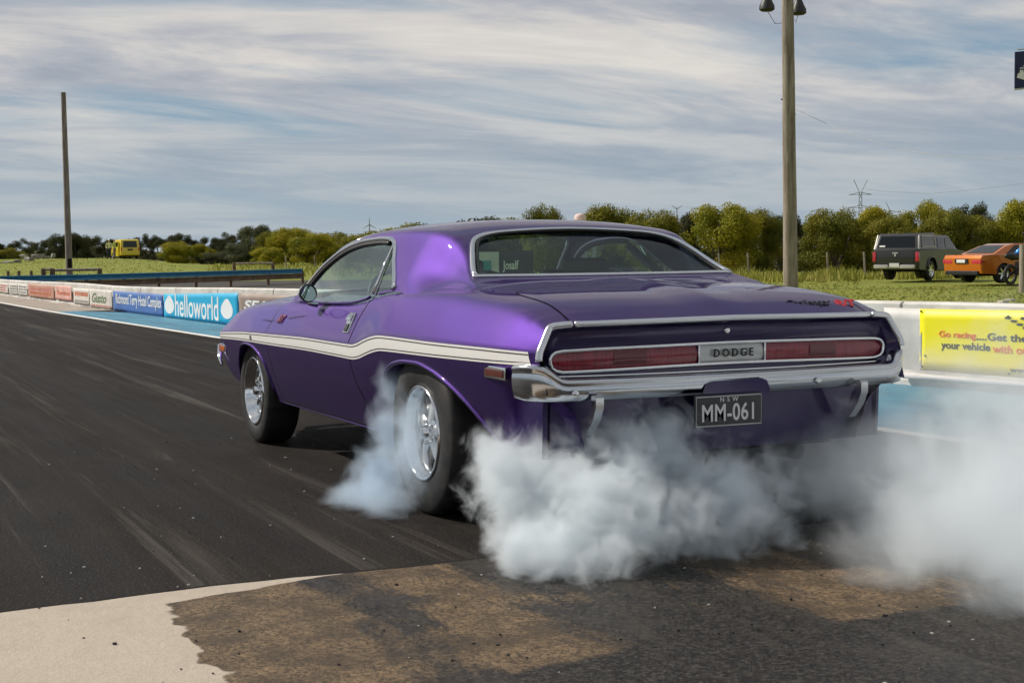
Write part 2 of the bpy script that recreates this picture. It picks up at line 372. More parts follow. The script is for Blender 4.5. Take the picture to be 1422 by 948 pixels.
for i in range(140):
    y = -9 + i*.1; x = -1.0 - (.14 if y > 2.2 else .0)*min(1, (y-2.2)/1.5) + .055*mnoise.noise(Vector((y*1.1, 3, 0))) + .02*mnoise.noise(Vector((y*7, 1, 0)))
    edge.append((x, y))
mb.grid([[(x, y, .006), (x-.5, y, .006), (-9, y, .006), (-30, y, .006)] for x, y in edge])
tag(mb.build('concrete_pad', m_pad, fix=False), kind='structure')
mb = MB(); mb.grid([[(x+.004+.014*abs(mnoise.noise(Vector((y*9, 5, 0)))), y, .004), (x-.01, y, .010), (x-.022, y, .003)] for x, y in edge])
tag(mb.build('pad_joint', mat('joint_tar', (.008, .008, .008), .8), fix=False), kind='structure')
# loose rubber crumbs and pebbles
mb = MB()
for i in range(520):
    x = rnd.uniform(-3.4, 3.2); y = rnd.uniform(-.5, 4.2); s = rnd.uniform(.0012, .0042)*(1 if rnd.random() < .9 else 1.8)
    mb.box((x, y, .007+s*.5), (s*2.2, s*1.6, s), rz=rnd.random()*3, m=0 if rnd.random() < .6 else 1)
tag(mb.build('rubber_crumbs', [mat('crumb_dark', (.02, .02, .02), .8), mat('crumb_pale', (.45, .43, .40), .8)]), 'small pale and dark crumbs scattered over the asphalt and concrete', 'debris', kind='stuff')
# return road beyond the left wall, dark
m_road = dirty('old_road', (.022, .018, .014), (.045, .037, .030), 1.5, .9)
mb = MB(); mb.grid([[tuple(gz(u, d, -.10)) for u in (-400, -100, 100, 250, 400, 560)] for d in (22, 30, 45, 66)])
tag(mb.build('return_road', m_road, fix=False), kind='structure')
m_road2 = dirty('pale_concrete_road', (.30, .29, .28), (.38, .37, .36), 1.2, .8)

# ------------------------------------------------------------------ the purple car
def pchip(pts):
    xs = np.array([p[0] for p in pts], float); ys = np.array([p[1] for p in pts], float)
    o = np.argsort(xs); xs, ys = xs[o], ys[o]; h = np.diff(xs); d = np.diff(ys)/h; m = np.zeros(len(xs))
    for i in range(1, len(xs)-1):
        if d[i-1]*d[i] > 0:
            w1, w2 = 2*h[i]+h[i-1], h[i]+2*h[i-1]; m[i] = (w1+w2)/(w1/d[i-1]+w2/d[i])
    m[0], m[-1] = d[0], d[-1]
    def f(x):
        x = min(max(x, xs[0]), xs[-1]); i = min(int(np.searchsorted(xs, x, side='right'))-1, len(xs)-2); i = max(i, 0)
        t = (x-xs[i])/h[i]
        return float((2*t**3-3*t*t+1)*ys[i] + (t**3-2*t*t+t)*h[i]*m[i] + (-2*t**3+3*t*t)*ys[i+1] + (t**3-t*t)*h[i]*m[i+1])
    return f
def sst(a, b, x):
    t = min(1, max(0, (x-a)/(b-a))); return t*t*(3-2*t)
yc = pchip([(3.74, .80), (3.6, .875), (3.4, .905), (3.0, .925), (2.5, .94), (1.6, .945), (.9, .945), (.3, .955), (-.15, .957), (-.5, .945), (-.8, .918), (-1.0, .878), (-1.08, .852)])
zcr = pchip([(3.74, .632), (3.52, .640), (2.7, .676), (2.2, .687), (1.45, .701), (.95, .702), (.80, .703), (.72, .712), (.60, .738), (.48, .758), (.38, .767), (.2, .769), (-.15, .769), (-.68, .771), (-1.08, .767)])
zsb = pchip([(3.74, .588), (3.48, .599), (2.7, .620), (2.23, .624), (1.45, .632), (.95, .630), (.82, .629), (.72, .638), (.60, .662), (.48, .684), (.38, .695), (.2, .699), (-.15, .704), (-.68, .711), (-1.08, .715)])
ye = pchip([(3.74, .66), (3.6, .74), (3.3, .795), (2.9, .81), (2.4, .82), (2.0, .835), (1.6, .847), (1.1, .845), (.8, .832), (.6, .822), (.3, .82), (0, .815), (-.3, .808), (-.64, .80), (-.9, .80), (-1.08, .798)])
ze = pchip([(3.74, .69), (3.6, .745), (3.4, .785), (2.9, .832), (2.43, .860), (2.09, .880), (1.6, .880), (1.1, .893), (.9, .915), (.8, .937), (.6, .962), (.3, .973), (0, .975), (-.21, .972), (-.36, .963), (-.64, .947), (-.78, .933), (-.87, .92), (-.97, .893), (-1.03, .872), (-1.08, .856)])
zt = pchip([(3.74, .71), (3.55, .80), (3.3, .85), (3.0, .885), (2.3, .93), (2.1, .94), (1.5, .94), (.4, .99), (0, 1.02), (-.1, 1.018), (-.3, 1.003), (-.5, .990), (-.67, .978), (-.83, .958), (-.95, .930), (-1.03, .898), (-1.08, .875)])
BOT = [(-1.08, -1.06, .35), (-.95, -.94, .335), (-.80, -.80, .335), (-.74, -.71, .36), (-.66, -.648, .415), (-.56, -.575, .475), (-.45, -.475, .543), (-.33, -.36, .598), (-.2, -.21, .645), (-.05, -.05, .667), (.1, .1, .664), (.22, .23, .648), (.32, .335, .615), (.40, .405, .568), (.45, .435, .505), (.49, .448, .42), (.53, .455, .31), (.60, .60, .298), (1.4, 1.4, .290), (2.1, 2.1, .285), (2.33, 2.37, .285), (2.38, 2.385, .38), (2.43, 2.41, .485), (2.52, 2.50, .56), (2.64, 2.63, .597), (2.76, 2.76, .604), (2.88, 2.88, .588), (2.97, 2.98, .535), (3.04, 3.06, .46), (3.10, 3.12, .38), (3.18, 3.19, .335), (3.35, 3.34, .36), (3.55, 3.52, .43), (3.74, 3.66, .50)]
xb = pchip([(s, x) for s, x, z in BOT]); zb = pchip([(s, z) for s, x, z in BOT])
def side_lo(x, z):
    c = zcr(x); q = max(0, c-z)
    return yc(x) - .100*(q/.4)**1.5 - .12*sst(-.82, -1.06, x)*sst(.66, .50, z)
def up_curve(s, n):
    """from crease to shoulder to centre line: list of (y,z)"""
    a = np.array([yc(s), zcr(s)]); e = np.array([ye(s), ze(s)]); c_ = zt(s)
    out = []
    hip = sst(1.1, .2, s)
    k = 10
    nrm = np.array([e[1]-a[1], a[0]-e[0]]); nrm = nrm/np.linalg.norm(nrm)
    for i in range(k):
        t = i/k; bul = math.sin(math.pi*t)*(.004+.004*hip) * (1 if t > .0 else 0)
        out.append(a + (e-a)*t + nrm*bul)
    m = 18
    for i in range(m+1):
        t = i/m; y = e[0]*(1-t**.85 if t < 1 else 0); y = max(y, 0)
        q = y/e[0]; z = c_ - (c_-e[1])*q**4.5
        if s < .2: z += .010*sst(.2, -.3, s)*max(0, 1-abs(y)/.16)*sst(-1.08, -.9, s)
        out.append(np.array([y, z]))
    P = np.array(out)
    for _ in range(3 if s > -.98 else 1):
        Q = P.copy()
        for i in range(3, 18): Q[i] = .5*P[i] + .25*(P[i-1]+P[i+1])
        P = Q
    return P
SMIN, SMAX = -1.08, 3.74
sl = sorted(set([round(SMIN+.02*i, 4) for i in range(int((SMAX-SMIN)/.02)+1)] + [a[0] for a in BOT] + [SMAX]))
def endx(s, y, z):
    """plan-view rounding of tail and nose"""
    wr = sst(-.70, -1.08, s); dx = 0
    if wr > 0:
        if z > .72: xe = -1.085 + .05*(y/.8)**2 - .034*max(0, (.856-z)/.13)*(1 if y > .5 else 0)
        else: xe = -1.069 + .02*(.72-z)/.4
        dx += wr*(xe+1.08)
    wf = sst(3.2, 3.74, s)
    if wf > 0: dx += wf*(.10*(1-(y/.8)**2) if z > .6 else -.02)
    return s + dx
rows = []
NL = 16
for s in sl:
    row = []
    for i in range(NL):
        t = i/NL; t = 1-(1-t)**1.15
        zz = zb(s) + (zcr(s)-zb(s))*t
        if i == NL-1: zz = zcr(s)-.007
        x = xb(s) + (s-xb(s))*(t**1.3)
        row.append(Vector((endx(x if abs(x-s) > 1e-6 else s, side_lo(x, zz), zz), side_lo(x, zz), zz)))
    for (y, z) in up_curve(s, 0): row.append(Vector((endx(s, y, z), y, z)))
    rows.append(row)
car = empty('muscle_car', (0, 0, 0), label='purple metallic two door muscle car with white side stripe spinning its smoking rear tyres', cat='car')
NR = len(rows[0])
mb = MB(); vs = []; idx = {}
for side in (1, -1):
    for i, row in enumerate(rows):
        for j, p in enumerate(row):
            if side == -1 and j == NR-1: idx[(side, i, j)] = idx[(1, i, j)]; continue
            idx[(side, i, j)] = len(vs); vs.append((p.x, p.y*side, p.z))
fs = []
for side in (1, -1):
    for i in range(len(rows)-1):
        sm = (sl[i]+sl[i+1])/2
        for j in range(NR-1):
            if -.02 < sm < 2.06 and j >= NL+(13 if sm > .6 else 15): continue
            q = [idx[(side, i, j)], idx[(side, i+1, j)], idx[(side, i+1, j+1)], idx[(side, i, j+1)]]
            if len(set(q)) < 4: continue
            fs.append(q if side == 1 else q[::-1])
mb.add(vs, fs); body = mb.build('body', m_paint, car, smooth=True)
# recompute: make sure normals point outwards (recalc on an open shell can flip)
def outward(o, c=(1.3, 0, .5)):
    me = o.data; bm = bmesh.new(); bm.from_mesh(me); c = Vector(c); s = sum((f.calc_center_median()-c).dot(f.normal)*f.calc_area() for f in bm.faces)
    if s < 0: bmesh.ops.reverse_faces(bm, faces=bm.faces)
    bm.to_mesh(me); bm.free()
outward(body)

def up_surf(s):
    return up_curve(s, 0)
def side_y(x, z):
    """outer side surface (both below and above the crease)"""
    if z <= zcr(x): return side_lo(x, z)
    C_ = up_curve(x, 0)[:14]; return float(np.interp(z, C_[:, 1], C_[:, 0]))
def top_z(x, y):
    C_ = up_curve(x, 0)[10:][::-1]; return float(np.interp(abs(y), C_[:, 0], C_[:, 1]))
def spt(x, z, side=1, off=0.0):
    return Vector((endx(x, side_y(x, z), z), side*(side_y(x, z)+off), z))
def side_strip(mb, f_lo, f_hi, xa, xb_, n, off, side, m=0):
    P = []
    for i in range(n+1):
        x = xa+(xb_-xa)*i/n; P.append([spt(x, f_lo(x), side, off), spt(x, .5*(f_lo(x)+f_hi(x)), side, off), spt(x, f_hi(x), side, off)])
    mb.grid(P, m)
def resamp(pts, step):
    pts = [Vector(p) for p in pts]; out = [pts[0]]
    for a, b_ in zip(pts, pts[1:]):
        n = max(1, int((b_-a).length/step))
        for i in range(1, n+1): out.append(a.lerp(b_, i/n))
    return out
def seam(mb, xz, side, w=.0045, off=.0022):
    pts = [spt(p.x, p.y, side, 0) for p in resamp([(a, b_, 0) for a, b_ in xz], .02)]
    P = []
    for i, p in enumerate(pts):
        t = (pts[min(i+1, len(pts)-1)]-pts[max(i-1, 0)]).normalized(); nn = Vector((0, side, .35)).normalized(); bt = t.cross(nn).normalized()
        P.append([p+bt*w/2+nn*off, p-bt*w/2+nn*off])
    mb.grid(P)
for side in (1, -1):
    mb = MB(); side_strip(mb, lambda x: zsb(x), lambda x: zcr(x)-.001, -1.03, 3.71, 260, .0014, side)
    st_ = mb.build('side_stripe', m_white, car, smooth=True, fix=False)
    mb = MB(); side_strip(mb, lambda x: zcr(x)-.0135, lambda x: zcr(x)-.0095, -1.03, 3.70, 260, .0022, side); side_strip(mb, lambda x: zsb(x)+.0085, lambda x: zsb(x)+.0125, -1.03, 3.70, 260, .0022, side)
    mb.build('pinstripe', m_bl, st_, smooth=True, fix=False)
    # arch lips
    for (a, b_) in ((-.72, .50), (2.36, 3.12)):
        pts = []
        for i in range(50):
            s = a+(b_-a)*i/49; x, z = xb(s), zb(s); pts.append((endx(x, 1, z), side*(side_lo(x, z)+.001), z))
        mb = MB(); mb.tube(pts, .010 if a < 0 else .008, 8, flat=1.0)
        P = [[Vector(p), Vector(p)+Vector((0, -side*.06, .004))] for p in pts]; mb.grid(P)
        mb.build('arch_lip', m_paint, car, smooth=True)
    # sill flange bright edge
    mb = MB(); mb.tube([(x, side*(side_lo(x, .288)-.004), .286) for x in np.linspace(.47, 2.35, 20)], .005, 6); mb.build('sill_trim', m_paint, car, smooth=True)
    # door: a skin panel over a dark strip standing for the gap's shade
    xr_ = pchip([(.30, .655), (.347, .675), (.42, .745), (.52, .815), (.62, .842), (.703, .846), (.80, .835), (.90, .80), (.96, .775)])
    xf_ = pchip([(.30, 2.262), (.5, 2.27), (.7, 2.285), (.9, 2.285)])
    dr = [(xr_(z), z) for z in np.linspace(.935, .305, 30)]; df = [(xf_(z), z) for z in np.linspace(.305, .872, 20)]
    mb = MB(); seam(mb, dr + [(x_, .303) for x_ in np.linspace(.67, 2.25, 40)] + df, side, .007, .0012); mb.build('door_gap_shade', m_gap_shade, car, fix=False)
    mb = MB(); P = []
    for j in range(41):
        t = j/40; rowp = []
        for i in range(70):
            q = i/69
            zl = .303; x_ = None
            zt_r, zt_f = .925, .868
            for _ in range(3):
                zz = zl + t*((zt_r*(1-q)+zt_f*q)-zl) if x_ is None else zl + t*(min(ze(x_)-.020, 1)-zl)
                x_ = xr_(zz)+.004 + q*(xf_(zz)-xr_(zz)-.008)
            rowp.append(spt(x_, zz, side, .0010 if (0 < i < 69) else .0004))
        P.append(rowp)
    door = mb.grid(P).build('door', m_paint, car, smooth=True, fix=False); outward(door, (1.3, 0, .5))
    # pull-up handle with black push button
    h = MB(); p0 = spt(.915, .80, side, .006); p1 = spt(.905, .765, side, .007)
    nn = Vector((0, side, .45)).normalized(); tx = Vector((1, 0, 0)); ty = nn.cross(tx)*side
    rm = Matrix((tx, ty, nn)).transposed()
    h.box(spt(.93, .800, side, .004), (.078, .105, .012), rot=rm, bev=.003, m=0)
    h.box(spt(.93, .825, side, .014), (.070, .030, .016), rot=rm, bev=.004, m=0)
    h.box(spt(.93, .778, side, .012), (.042, .040, .006), rot=rm, bev=.002, m=1)
    h.build('handle', [m_chrome, m_black], door, smooth=True, angle=40)
    if side == 1:
        nn = Vector((0, 1, .62)).normalized()
        def sfr(x, z, off): 
            p = spt(x, z, 1, off); t = Vector((-1, 0, .0)); yy = nn.cross(t); return frame(p, t, yy)
        # script across the door front edge; letters tilt with the panel
        tx_ = text('model_script', 'R/T', .066, sfr(2.10, .775, .008), mat('script_plum', (.16, .015, .07), .4), door, bold=.003, shear=.35)
        mb = MB(); a = [spt(x, z, 1, .008) for x, z in ((1.96, .785), (1.85, .797), (1.72, .807), (1.66, .813))]; mb.tube(a, [.0018, .0016, .0014, .001], 5); mb.build('script_flourish', m_black, door)
        mb = MB(); a = [spt(x, z, 1, .008) for x, z in ((2.50, .754), (2.42, .762), (2.32, .757), (2.24, .765))]; mb.tube(a, [.0012, .002, .002, .0012], 5); mb.build('script_flourish', m_black, car)
        mb = MB()
        for dx, dz, w_, h_ in ((0, 0, .05, .004), (0, .012, .03, .004), (0, -.012, .03, .004), (0, 0, .005, .036), (.018, .004, .004, .02), (-.018, .004, .004, .02)):
            c0 = spt(2.62+dx, .645+dz, 1, .0025); mb.box(c0, (w_, .001, h_))
        mb.build('stripe_badge', m_bl, car)
    # side markers
    mb = MB(); n_ = Vector((0, side, 0)); c0 = spt(-.80, .676, side, .004)
    mb.box(c0, (.200, .014, .050), bev=.006, m=0); mb2 = MB(); mb2.box(c0+n_*.006, (.168, .010, .030), bev=.004)
    k_ = mb.build('side_marker', m_chrome, car, smooth=True, angle=40); mb2.build('lens', m_mred, k_, smooth=True, angle=40)
    mb = MB(); c0 = spt(3.46, .538, side, .004); mb.box(c0, (.15, .014, .05), bev=.005); k_ = mb.build('side_marker', m_chrome, car, smooth=True, angle=40)
    mb2 = MB(); mb2.box(c0+n_*.005, (.125, .012, .034), bev=.004); mb2.build('lens', m_orange, k_, smooth=True, angle=40)
    # front bumper end
    mb = MB(); mb.grid([[(3.73-.0*t, side*.84, .60-.0*t), (3.62, side*.893, .59)] for t in (0, 1)])
    mb = MB(); mb.tube([(3.80, side*.74, .50), (3.735, side*.80, .52), (3.69, side*.845, .535), (3.60, side*.875, .475), (3.52, side*.885, .425)], [.04, .03, .022, .016, .008], 10); mb.build('front_bumper_end', m_chrome, car, smooth=True)

# under body and wheel wells, with unseen dark boxes added to block light
mb = MB()
mb.box((1.5, 0, .33), (1.75, 1.62, .06), m=0)
mb.box((1.3, 0, .50), (4.5, 1.14, .34)); mb.box((1.45, 0, .50), (1.70, 1.64, .34)); mb.box((-.80, 0, .52), (.22, 1.40, .30)); mb.box((-.955, 0, .68), (.012, 1.60, .16)); mb.box((3.4, 0, .55), (.36, 1.5, .30))
for side in (1, -1):
    for (x0, rr_) in ((-.08, .56), (2.76, .42)):
        P = []
        for i in range(25):
            a = math.pi*i/24; P.append([(x0+rr_*math.cos(a)*.93, side*.55, .30+rr_*math.sin(a)*.72), (x0+rr_*math.cos(a)*.93, side*.86, .30+rr_*math.sin(a)*.72)])
        mb.grid(P)
        mb.add([(x0-rr_, side*.58, .25), (x0+rr_, side*.58, .25), (x0+rr_, side*.58, .74), (x0-rr_, side*.58, .74)], [(0, 1, 2, 3)])
mb.build('underbody', m_dark, car, fix=False)
mb = MB(); mb.tube([(.9, .35, .27), (-.2, .36, .30), (-.8, .40, .30), (-.93, .42, .30)], .035, 10); mb.tube([(.9, -.35, .27), (-.2, -.36, .30), (-.8, -.40, .30), (-.93, -.42, .30)], .035, 10); mb.lathe([(.045, -.68), (.045, -.2), (.13, -.12), (.13, .12), (.045, .2), (.045, .68)], (0, 0, .36), 'y', 12)
mb.box((1.55, .55, .235), (.30, .12, .05), bev=.01)
mb.build('exhaust', m_dark, car, smooth=True)

# tail: cove panel between the chrome opening trim
def xtail(y): return -1.085 + .05*(y/.8)**2
def ytail(z): return float(np.interp(z, [.50, .725, .767, .856], [.85, .838, .842, .795]))
def ztail(y):  # top edge of the opening
    return float(np.interp(abs(y), [0, .70, .80], [.874, .866, .856]))
P = []
prof = [(1.0, .0), (.985, .018), (.95, .040), (.90, .052), (.80, .058), (.60, .055), (.40, .05), (.2, .045), (0, .035)]
for q, dp in prof:
    row = []
    for i in range(61):
        t = -1+2*i/60; z0 = .60; yt = ytail(z0 + q*(.86-z0)); y = t*(yt-.004)
        z = z0 + q*(ztail(y)-.004-z0); e = max(0, (abs(t)-.93)/.07)
        d_ = dp*(1-e**1.5)
        row.append((xtail(y)+d_ + -.034*max(0, (.856-z)/.13)*sst(.95, 1.0, abs(t)), y, z))
    P.append(row)
mb = MB(); mb.grid(P); mb.build('tail_panel', m_paint_shade, car, smooth=True)
# lower valance, body paint with its shade put into the colour
P = [[(xtail(y)*.995+.045+.05*(.60-z), y, z) for y in np.linspace(-.80, .80, 31)] for z in (.60, .55, .50, .44, .38, .35)]
mb = MB(); mb.grid(P); mb.build('rear_valance', m_paint_shade, car, smooth=True, fix=False)
for s_ in (1, -1):
    mb = MB(); mb.tube([(xtail(.77)*.995+.040+.05*(.6-z), s_*.775, z) for z in (.575, .5, .42, .352)], .003, 6); mb.build('valance_gap_shade', m_gap_shade, car)  # thin dark tube painted as the shade in the valance joint
# chrome opening trim: lid strip and two corner strips with a joint at y = .70
def trim_pt(t):  # t along y on the top, then down the sides
    if abs(t) <= .72: return Vector((xtail(t)-.004, t, ztail(t)+.001))
    s_ = math.copysign(1, t); q = abs(t)-.72
    pts = [(.72, .8655), (.772, .8615), (.790, .856), (.799, .845), (.813, .82), (.830, .79), (.843, .767), (.849, .745), (.851, .722)]
    L = np.cumsum([0]+[math.dist(pts[i], pts[i+1]) for i in range(len(pts)-1)])
    y = float(np.interp(q, L, [p[0] for p in pts])); z = float(np.interp(q, L, [p[1] for p in pts]))
    return Vector((xtail(y)-.004-.034*max(0, (.856-z)/.13), s_*y, z))
mb = MB(); mb.tube([trim_pt(t) for t in np.linspace(-.697, .697, 50)], .0125, 10); mb.build('lid_trim', m_chrome_b, car, smooth=True)
for s_ in (1, -1):
    mb = MB(); mb.tube([trim_pt(s_*t)+Vector((.002, s_*.004, .001)) for t in np.linspace(.704, .93, 40)], .0145, 10); mb.build('corner_trim', m_chrome_b, car, smooth=True)
# lamp housing, lenses, badge
LO = [(.789, .737), (.787, .718), (.781, .702), (.765, .691), (.738, .685), (.70, .685), (.60, .686), (.45, .689), (.30, .692), (.16, .694), (0, .695)]
LH = [(0, .777), (.16, .776), (.30, .774), (.45, .772), (.60, .770), (.70, .767), (.738, .766), (.766, .761), (.781, .751)]
loop = [(y, z) for y, z in LH] + LO[:-1] + [(0, .695)] + [(-y, z) for y, z in LO[:-1][::-1]] + [(-y, z) for y, z in LH[::-1][:-1]]
# order: centre top -> left end -> centre bottom -> right end -> back
loop = LH + LO + [(-y, z) for y, z in LO[::-1][1:]] + [(-y, z) for y, z in LH[::-1][:-1]]
def lampx(y): return xtail(y)+.018
pts = resamp([(lampx(y)-.004, y, z) for y, z in loop] + [(lampx(0)-.004, 0, .777)], .03)[:-1]
mb = MB(); mb.tube(pts, .0075, 8, closed=True); lamp = mb.build('tail_lamp_bezel', m_chrome, car, smooth=True)
def lens(ya, yb_, name, m, dx=0.0, inz=.006, par=None):
    top = lambda y: float(np.interp(abs(y), [a for a, _ in LH], [b_ for _, b_ in LH])); lo = lambda y: float(np.interp(abs(y), [a for a, _ in LO[::-1]], [b_ for _, b_ in LO[::-1]]))
    P = []
    for y in np.linspace(ya, yb_, 40):
        e = max(0, (abs(y)-.755)/.03); a, b_ = lo(y)+inz, top(y)-inz
        if e > 0: mid = .730; k_ = 1-math.sqrt(max(0, 1-min(1, e)**2)); a = a+(mid-a)*k_*.55; b_ = b_+(mid-b_)*k_*.55
        P.append([(lampx(y)+.008+dx - .006*math.sin(math.pi*k/6), y, a+(b_-a)*k/6) for k in range(7)])
    mb = MB(); mb.grid(P); return mb.build(name, m, par or lamp, smooth=True, fix=False)
for s_ in (1, -1):
    l_ = lens(s_*.160, s_*.782, 'red_lens', m_red)
    lens(s_*.385, s_*.525, 'reverse_lamp_lens', m_redd, -.004, .016, l_)
    mb = MB(); mb.tube([(lampx(.155)-.003, s_*.155, .695), (lampx(.155)-.003, s_*.155, .775)], .005, 6); mb.build('lens_divider', m_chrome, lamp, smooth=True)
bd = lens(-.150, .150, 'centre_badge', m_badge, -.002)
text('badge_lettering', 'DODGE', .044, frame((lampx(0)-.010, 0, .735), (0, -1, 0), (0, 0, 1)), m_bl, bd, bold=.001, spacing=1.55, sx=.92)
# boot lock
mb = MB(); mb.lathe([(.0, -.005), (.009, -.005), (.012, -.003), (.014, 0)], (xtail(0)+.052, 0, .822), 'x', 20); mb.build('boot_lock', m_chrome, car, smooth=True)
# second bright line on the cove under the lamps
mb = MB(); mb.tube([(xtail(y)+.0, y, .668+.01*abs(y)**6) for y in np.linspace(-.76, .80, 40)], .0045, 6); mb.build('lower_bright_strip', m_chrome, car, smooth=True)

# rear bumper: lofted blade that climbs at the corners and wraps round
pl = [(-1.143, 0), (-1.141, .30), (-1.136, .55), (-1.122, .74), (-1.105, .82), (-1.07, .868), (-1.02, .895), (-.945, .912)]
pl = resamp([(x, y, 0) for x, y in pl], .02)
def catm(P, n=3):
    out = [Vector(p) for p in P]
    for _ in range(n):
        Q = out[:]
        for i in range(1, len(out)-1): Q[i] = .5*out[i]+.25*(out[i-1]+out[i+1])
        out = Q
    return out
pl = catm(pl, 6)
full = [Vector((p.x, p.y, 0)) for p in pl[::-1]] + [Vector((p.x, -p.y, 0)) for p in pl[1:]]
P = []
for i, p in enumerate(full):
    t = (full[min(i+1, len(full)-1)]-full[max(i-1, 0)]).normalized(); nrm = Vector((t.y, -t.x, 0));
    if nrm.dot(Vector((p.x+.6, p.y, 0))) < 0: nrm = -nrm
    ay = abs(p.y); climb = sst(.765, .865, ay); ztop = .660+.004*ay+.056*climb; zbo = .580-.003*(1-ay)
    endt = sst(-1.0, -.945, p.x) if ay > .88 else 0
    pr = [(-.055, ztop-.004), (-.030, ztop+.003), (-.008, ztop), (.0, ztop-.008), (.001, ztop-.016), (-.003, ztop-.022)]
    m_ = ztop-.022
    for k in range(1, 8):
        q = k/8; pr.append((-.003+.006*math.sin(math.pi*q)-.006*q, m_+(zbo+.012-m_)*q))
    pr += [(-.012, zbo+.004), (-.024, zbo), (-.055, zbo+.006)]
    P.append([p+nrm*a+Vector((0, 0, z+ (zbo+.07-z)*.10*endt)) for a, z in pr])
mb = MB(); mb.grid(P); rb = mb.build('rear_bumper', m_bumper, car, smooth=True)
for yy in (.735, -.36, ):
    mb = MB(); mb.lathe([(0, -.006), (.010, -.005), (.014, -.001), (.015, .004)], (float(np.interp(abs(yy), [0, .55, .74], [-1.157, -1.147, -1.130])), yy, .612), 'x', 16); mb.build('bumper_bolt', m_chrome_b, rb, smooth=True)
for (yy, a) in ((.655, 1), (-.575, 1)):
    mb = MB(); prof = [(-1.168, .606), (-1.180, .598), (-1.180, .56), (-1.155, .51), (-1.105, .455), (-1.075, .438), (-1.055, .442), (-1.085, .475), (-1.130, .53), (-1.145, .57), (-1.145, .603)]
    mb.prism([(x+.010, yy-.017, z) for x, z in prof], (0, .034, 0)); o_ = mb.build('bumper_guard', m_chrome_b, rb, smooth=True, angle=50)
# plate recess and number plate
mb = MB(); P_ = [(-1.165, .145, .60), (-1.165, .13, .628), (-1.165, .10, .638), (-1.165, -.17, .640), (-1.165, -.20, .63), (-1.165, -.215, .60), (-1.165, -.215, .572), (-1.165, .145, .572)]
mb.prism([(x+.019, y*.86+.062, z-.004) for x, y, z in P_], (-.0035, 0, 0)); mb.build('plate_recess', m_paint_shade, rb)
pc = Vector((-1.170, .085, .519)); px_ = up_
plate = MB(); plate.box(pc, (.006, .315, .128), bev=.0025); plate_o = plate.build('number_plate', m_plate, car, smooth=True, angle=40)
mb = MB(); q = [(pc.x-.004, pc.y+a*.150, pc.z+b_*.057) for a, b_ in ((-1, -1), (1, -1), (1, 1), (-1, 1))]; mb.tube(q, .0018, 6, closed=True); mb.build('plate_border', m_platew, plate_o)
text('plate_number', 'MM-061', .094, frame((pc.x-.0045, pc.y, pc.z-.010), (0, -1, 0), (0, 0, 1)), m_platew, plate_o, depth=.001, sx=.78, bold=.0012, spacing=1.05)
text('plate_state', 'N S W', .026, frame((pc.x-.0045, pc.y, pc.z+.043), (0, -1, 0), (0, 0, 1)), m_platew, plate_o, depth=.001, spacing=1.2)

# boot lid skin and the dark strip painted as its gap shade
def lid_outline():
    L = [(-1.075, .70), (-.95, .70), (-.83, .70), (-.67, .70), (-.55, .692), (-.48, .665), (-.44, .61), (-.42, .50), (-.41, .25), (-.405, 0)]
    return L + [(x, -y) for x, y in L[::-1][1:]]
pts = resamp([(x, y, 0) for x, y in lid_outline()], .02)
P = []
for i, p in enumerate(pts):
    t = (pts[min(i+1, len(pts)-1)]-pts[max(i-1, 0)]).normalized(); bt = Vector((-t.y, t.x, 0))
    r_ = []
    for s_ in (.0032, -.0032):
        q = p+bt*s_; x_ = max(q.x, -1.078); r_.append((endx(x_, abs(q.y), .9), q.y, top_z(x_, q.y)+.0016))
    P.append(r_)
mb = MB(); mb.grid(P); mb.build('boot_gap_shade', m_gap_shade, car, fix=False)
P = []
for j in range(61):
    v = -1+2*j/60; y = v*.694
    xf = float(np.interp(abs(y), [0, .25, .50, .61, .665, .694], [-.410, -.415, -.425, -.445, -.485, -.56]))
    P.append([(endx(xf+(-1.079-xf)*i/50, abs(y), .9), y, top_z(xf+(-1.079-xf)*i/50, y)+(.0022 if 0 < i and 0 < j < 60 else .0005)) for i in range(51)])
mb = MB(); mb.grid(P); lid = mb.build('boot_lid', m_paint, car, smooth=True, fix=False); outward(lid, (-.7, 0, .3))
# script on the lid: dark chrome script word and red letters
fr_ = frame((-1.005, -.445, top_z(-.99, .445)+.006), (0, -1, 0), (.75, 0, .55))
text('boot_script', 'Challenger', .060, frame((endx(-.985, .44, .9), -.430, top_z(-.985, .43)+.004), (0, -1, 0), (.80, 0, .5)), m_black, lid, shear=.4, sx=.86)
text('boot_badge', 'R/T', .062, frame((endx(-.985, .63, .9), -.630, top_z(-.985, .61)+.004), (0, -1, 0), (.80, 0, .5)), m_bred, lid, shear=.3, bold=.003, sx=1.05)

# ------------------------------------------------ greenhouse
ry = pchip([(2.12, .815), (1.95, .80), (1.81, .765), (1.65, .718), (1.475, .690), (1.3, .668), (1.1, .655), (.8, .652), (.5, .642), (.33, .620), (.25, .610), (.16, .618), (0, .672), (-.1, .705), (-.2, .735), (-.32, .77)])
rzz = pchip([(2.12, .90), (1.95, .955), (1.81, 1.065), (1.65, 1.157), (1.475, 1.205), (1.3, 1.232), (1.1, 1.245), (.8, 1.249), (.5, 1.243), (.33, 1.222), (.25, 1.192), (.16, 1.145), (0, 1.052), (-.1, 1.018), (-.2, .993), (-.32, .950)])
zcc = pchip([(2.12, 1.00), (1.9, 1.10), (1.7, 1.19), (1.5, 1.262), (1.3, 1.289), (1.1, 1.300), (.8, 1.302), (.6, 1.295), (.47, 1.279), (.40, 1.264), (.34, 1.241), (.25, 1.192), (.16, 1.143), (0, 1.056), (-.04, 1.034), (-.1, 1.021), (-.2, 1.002), (-.32, .972)])
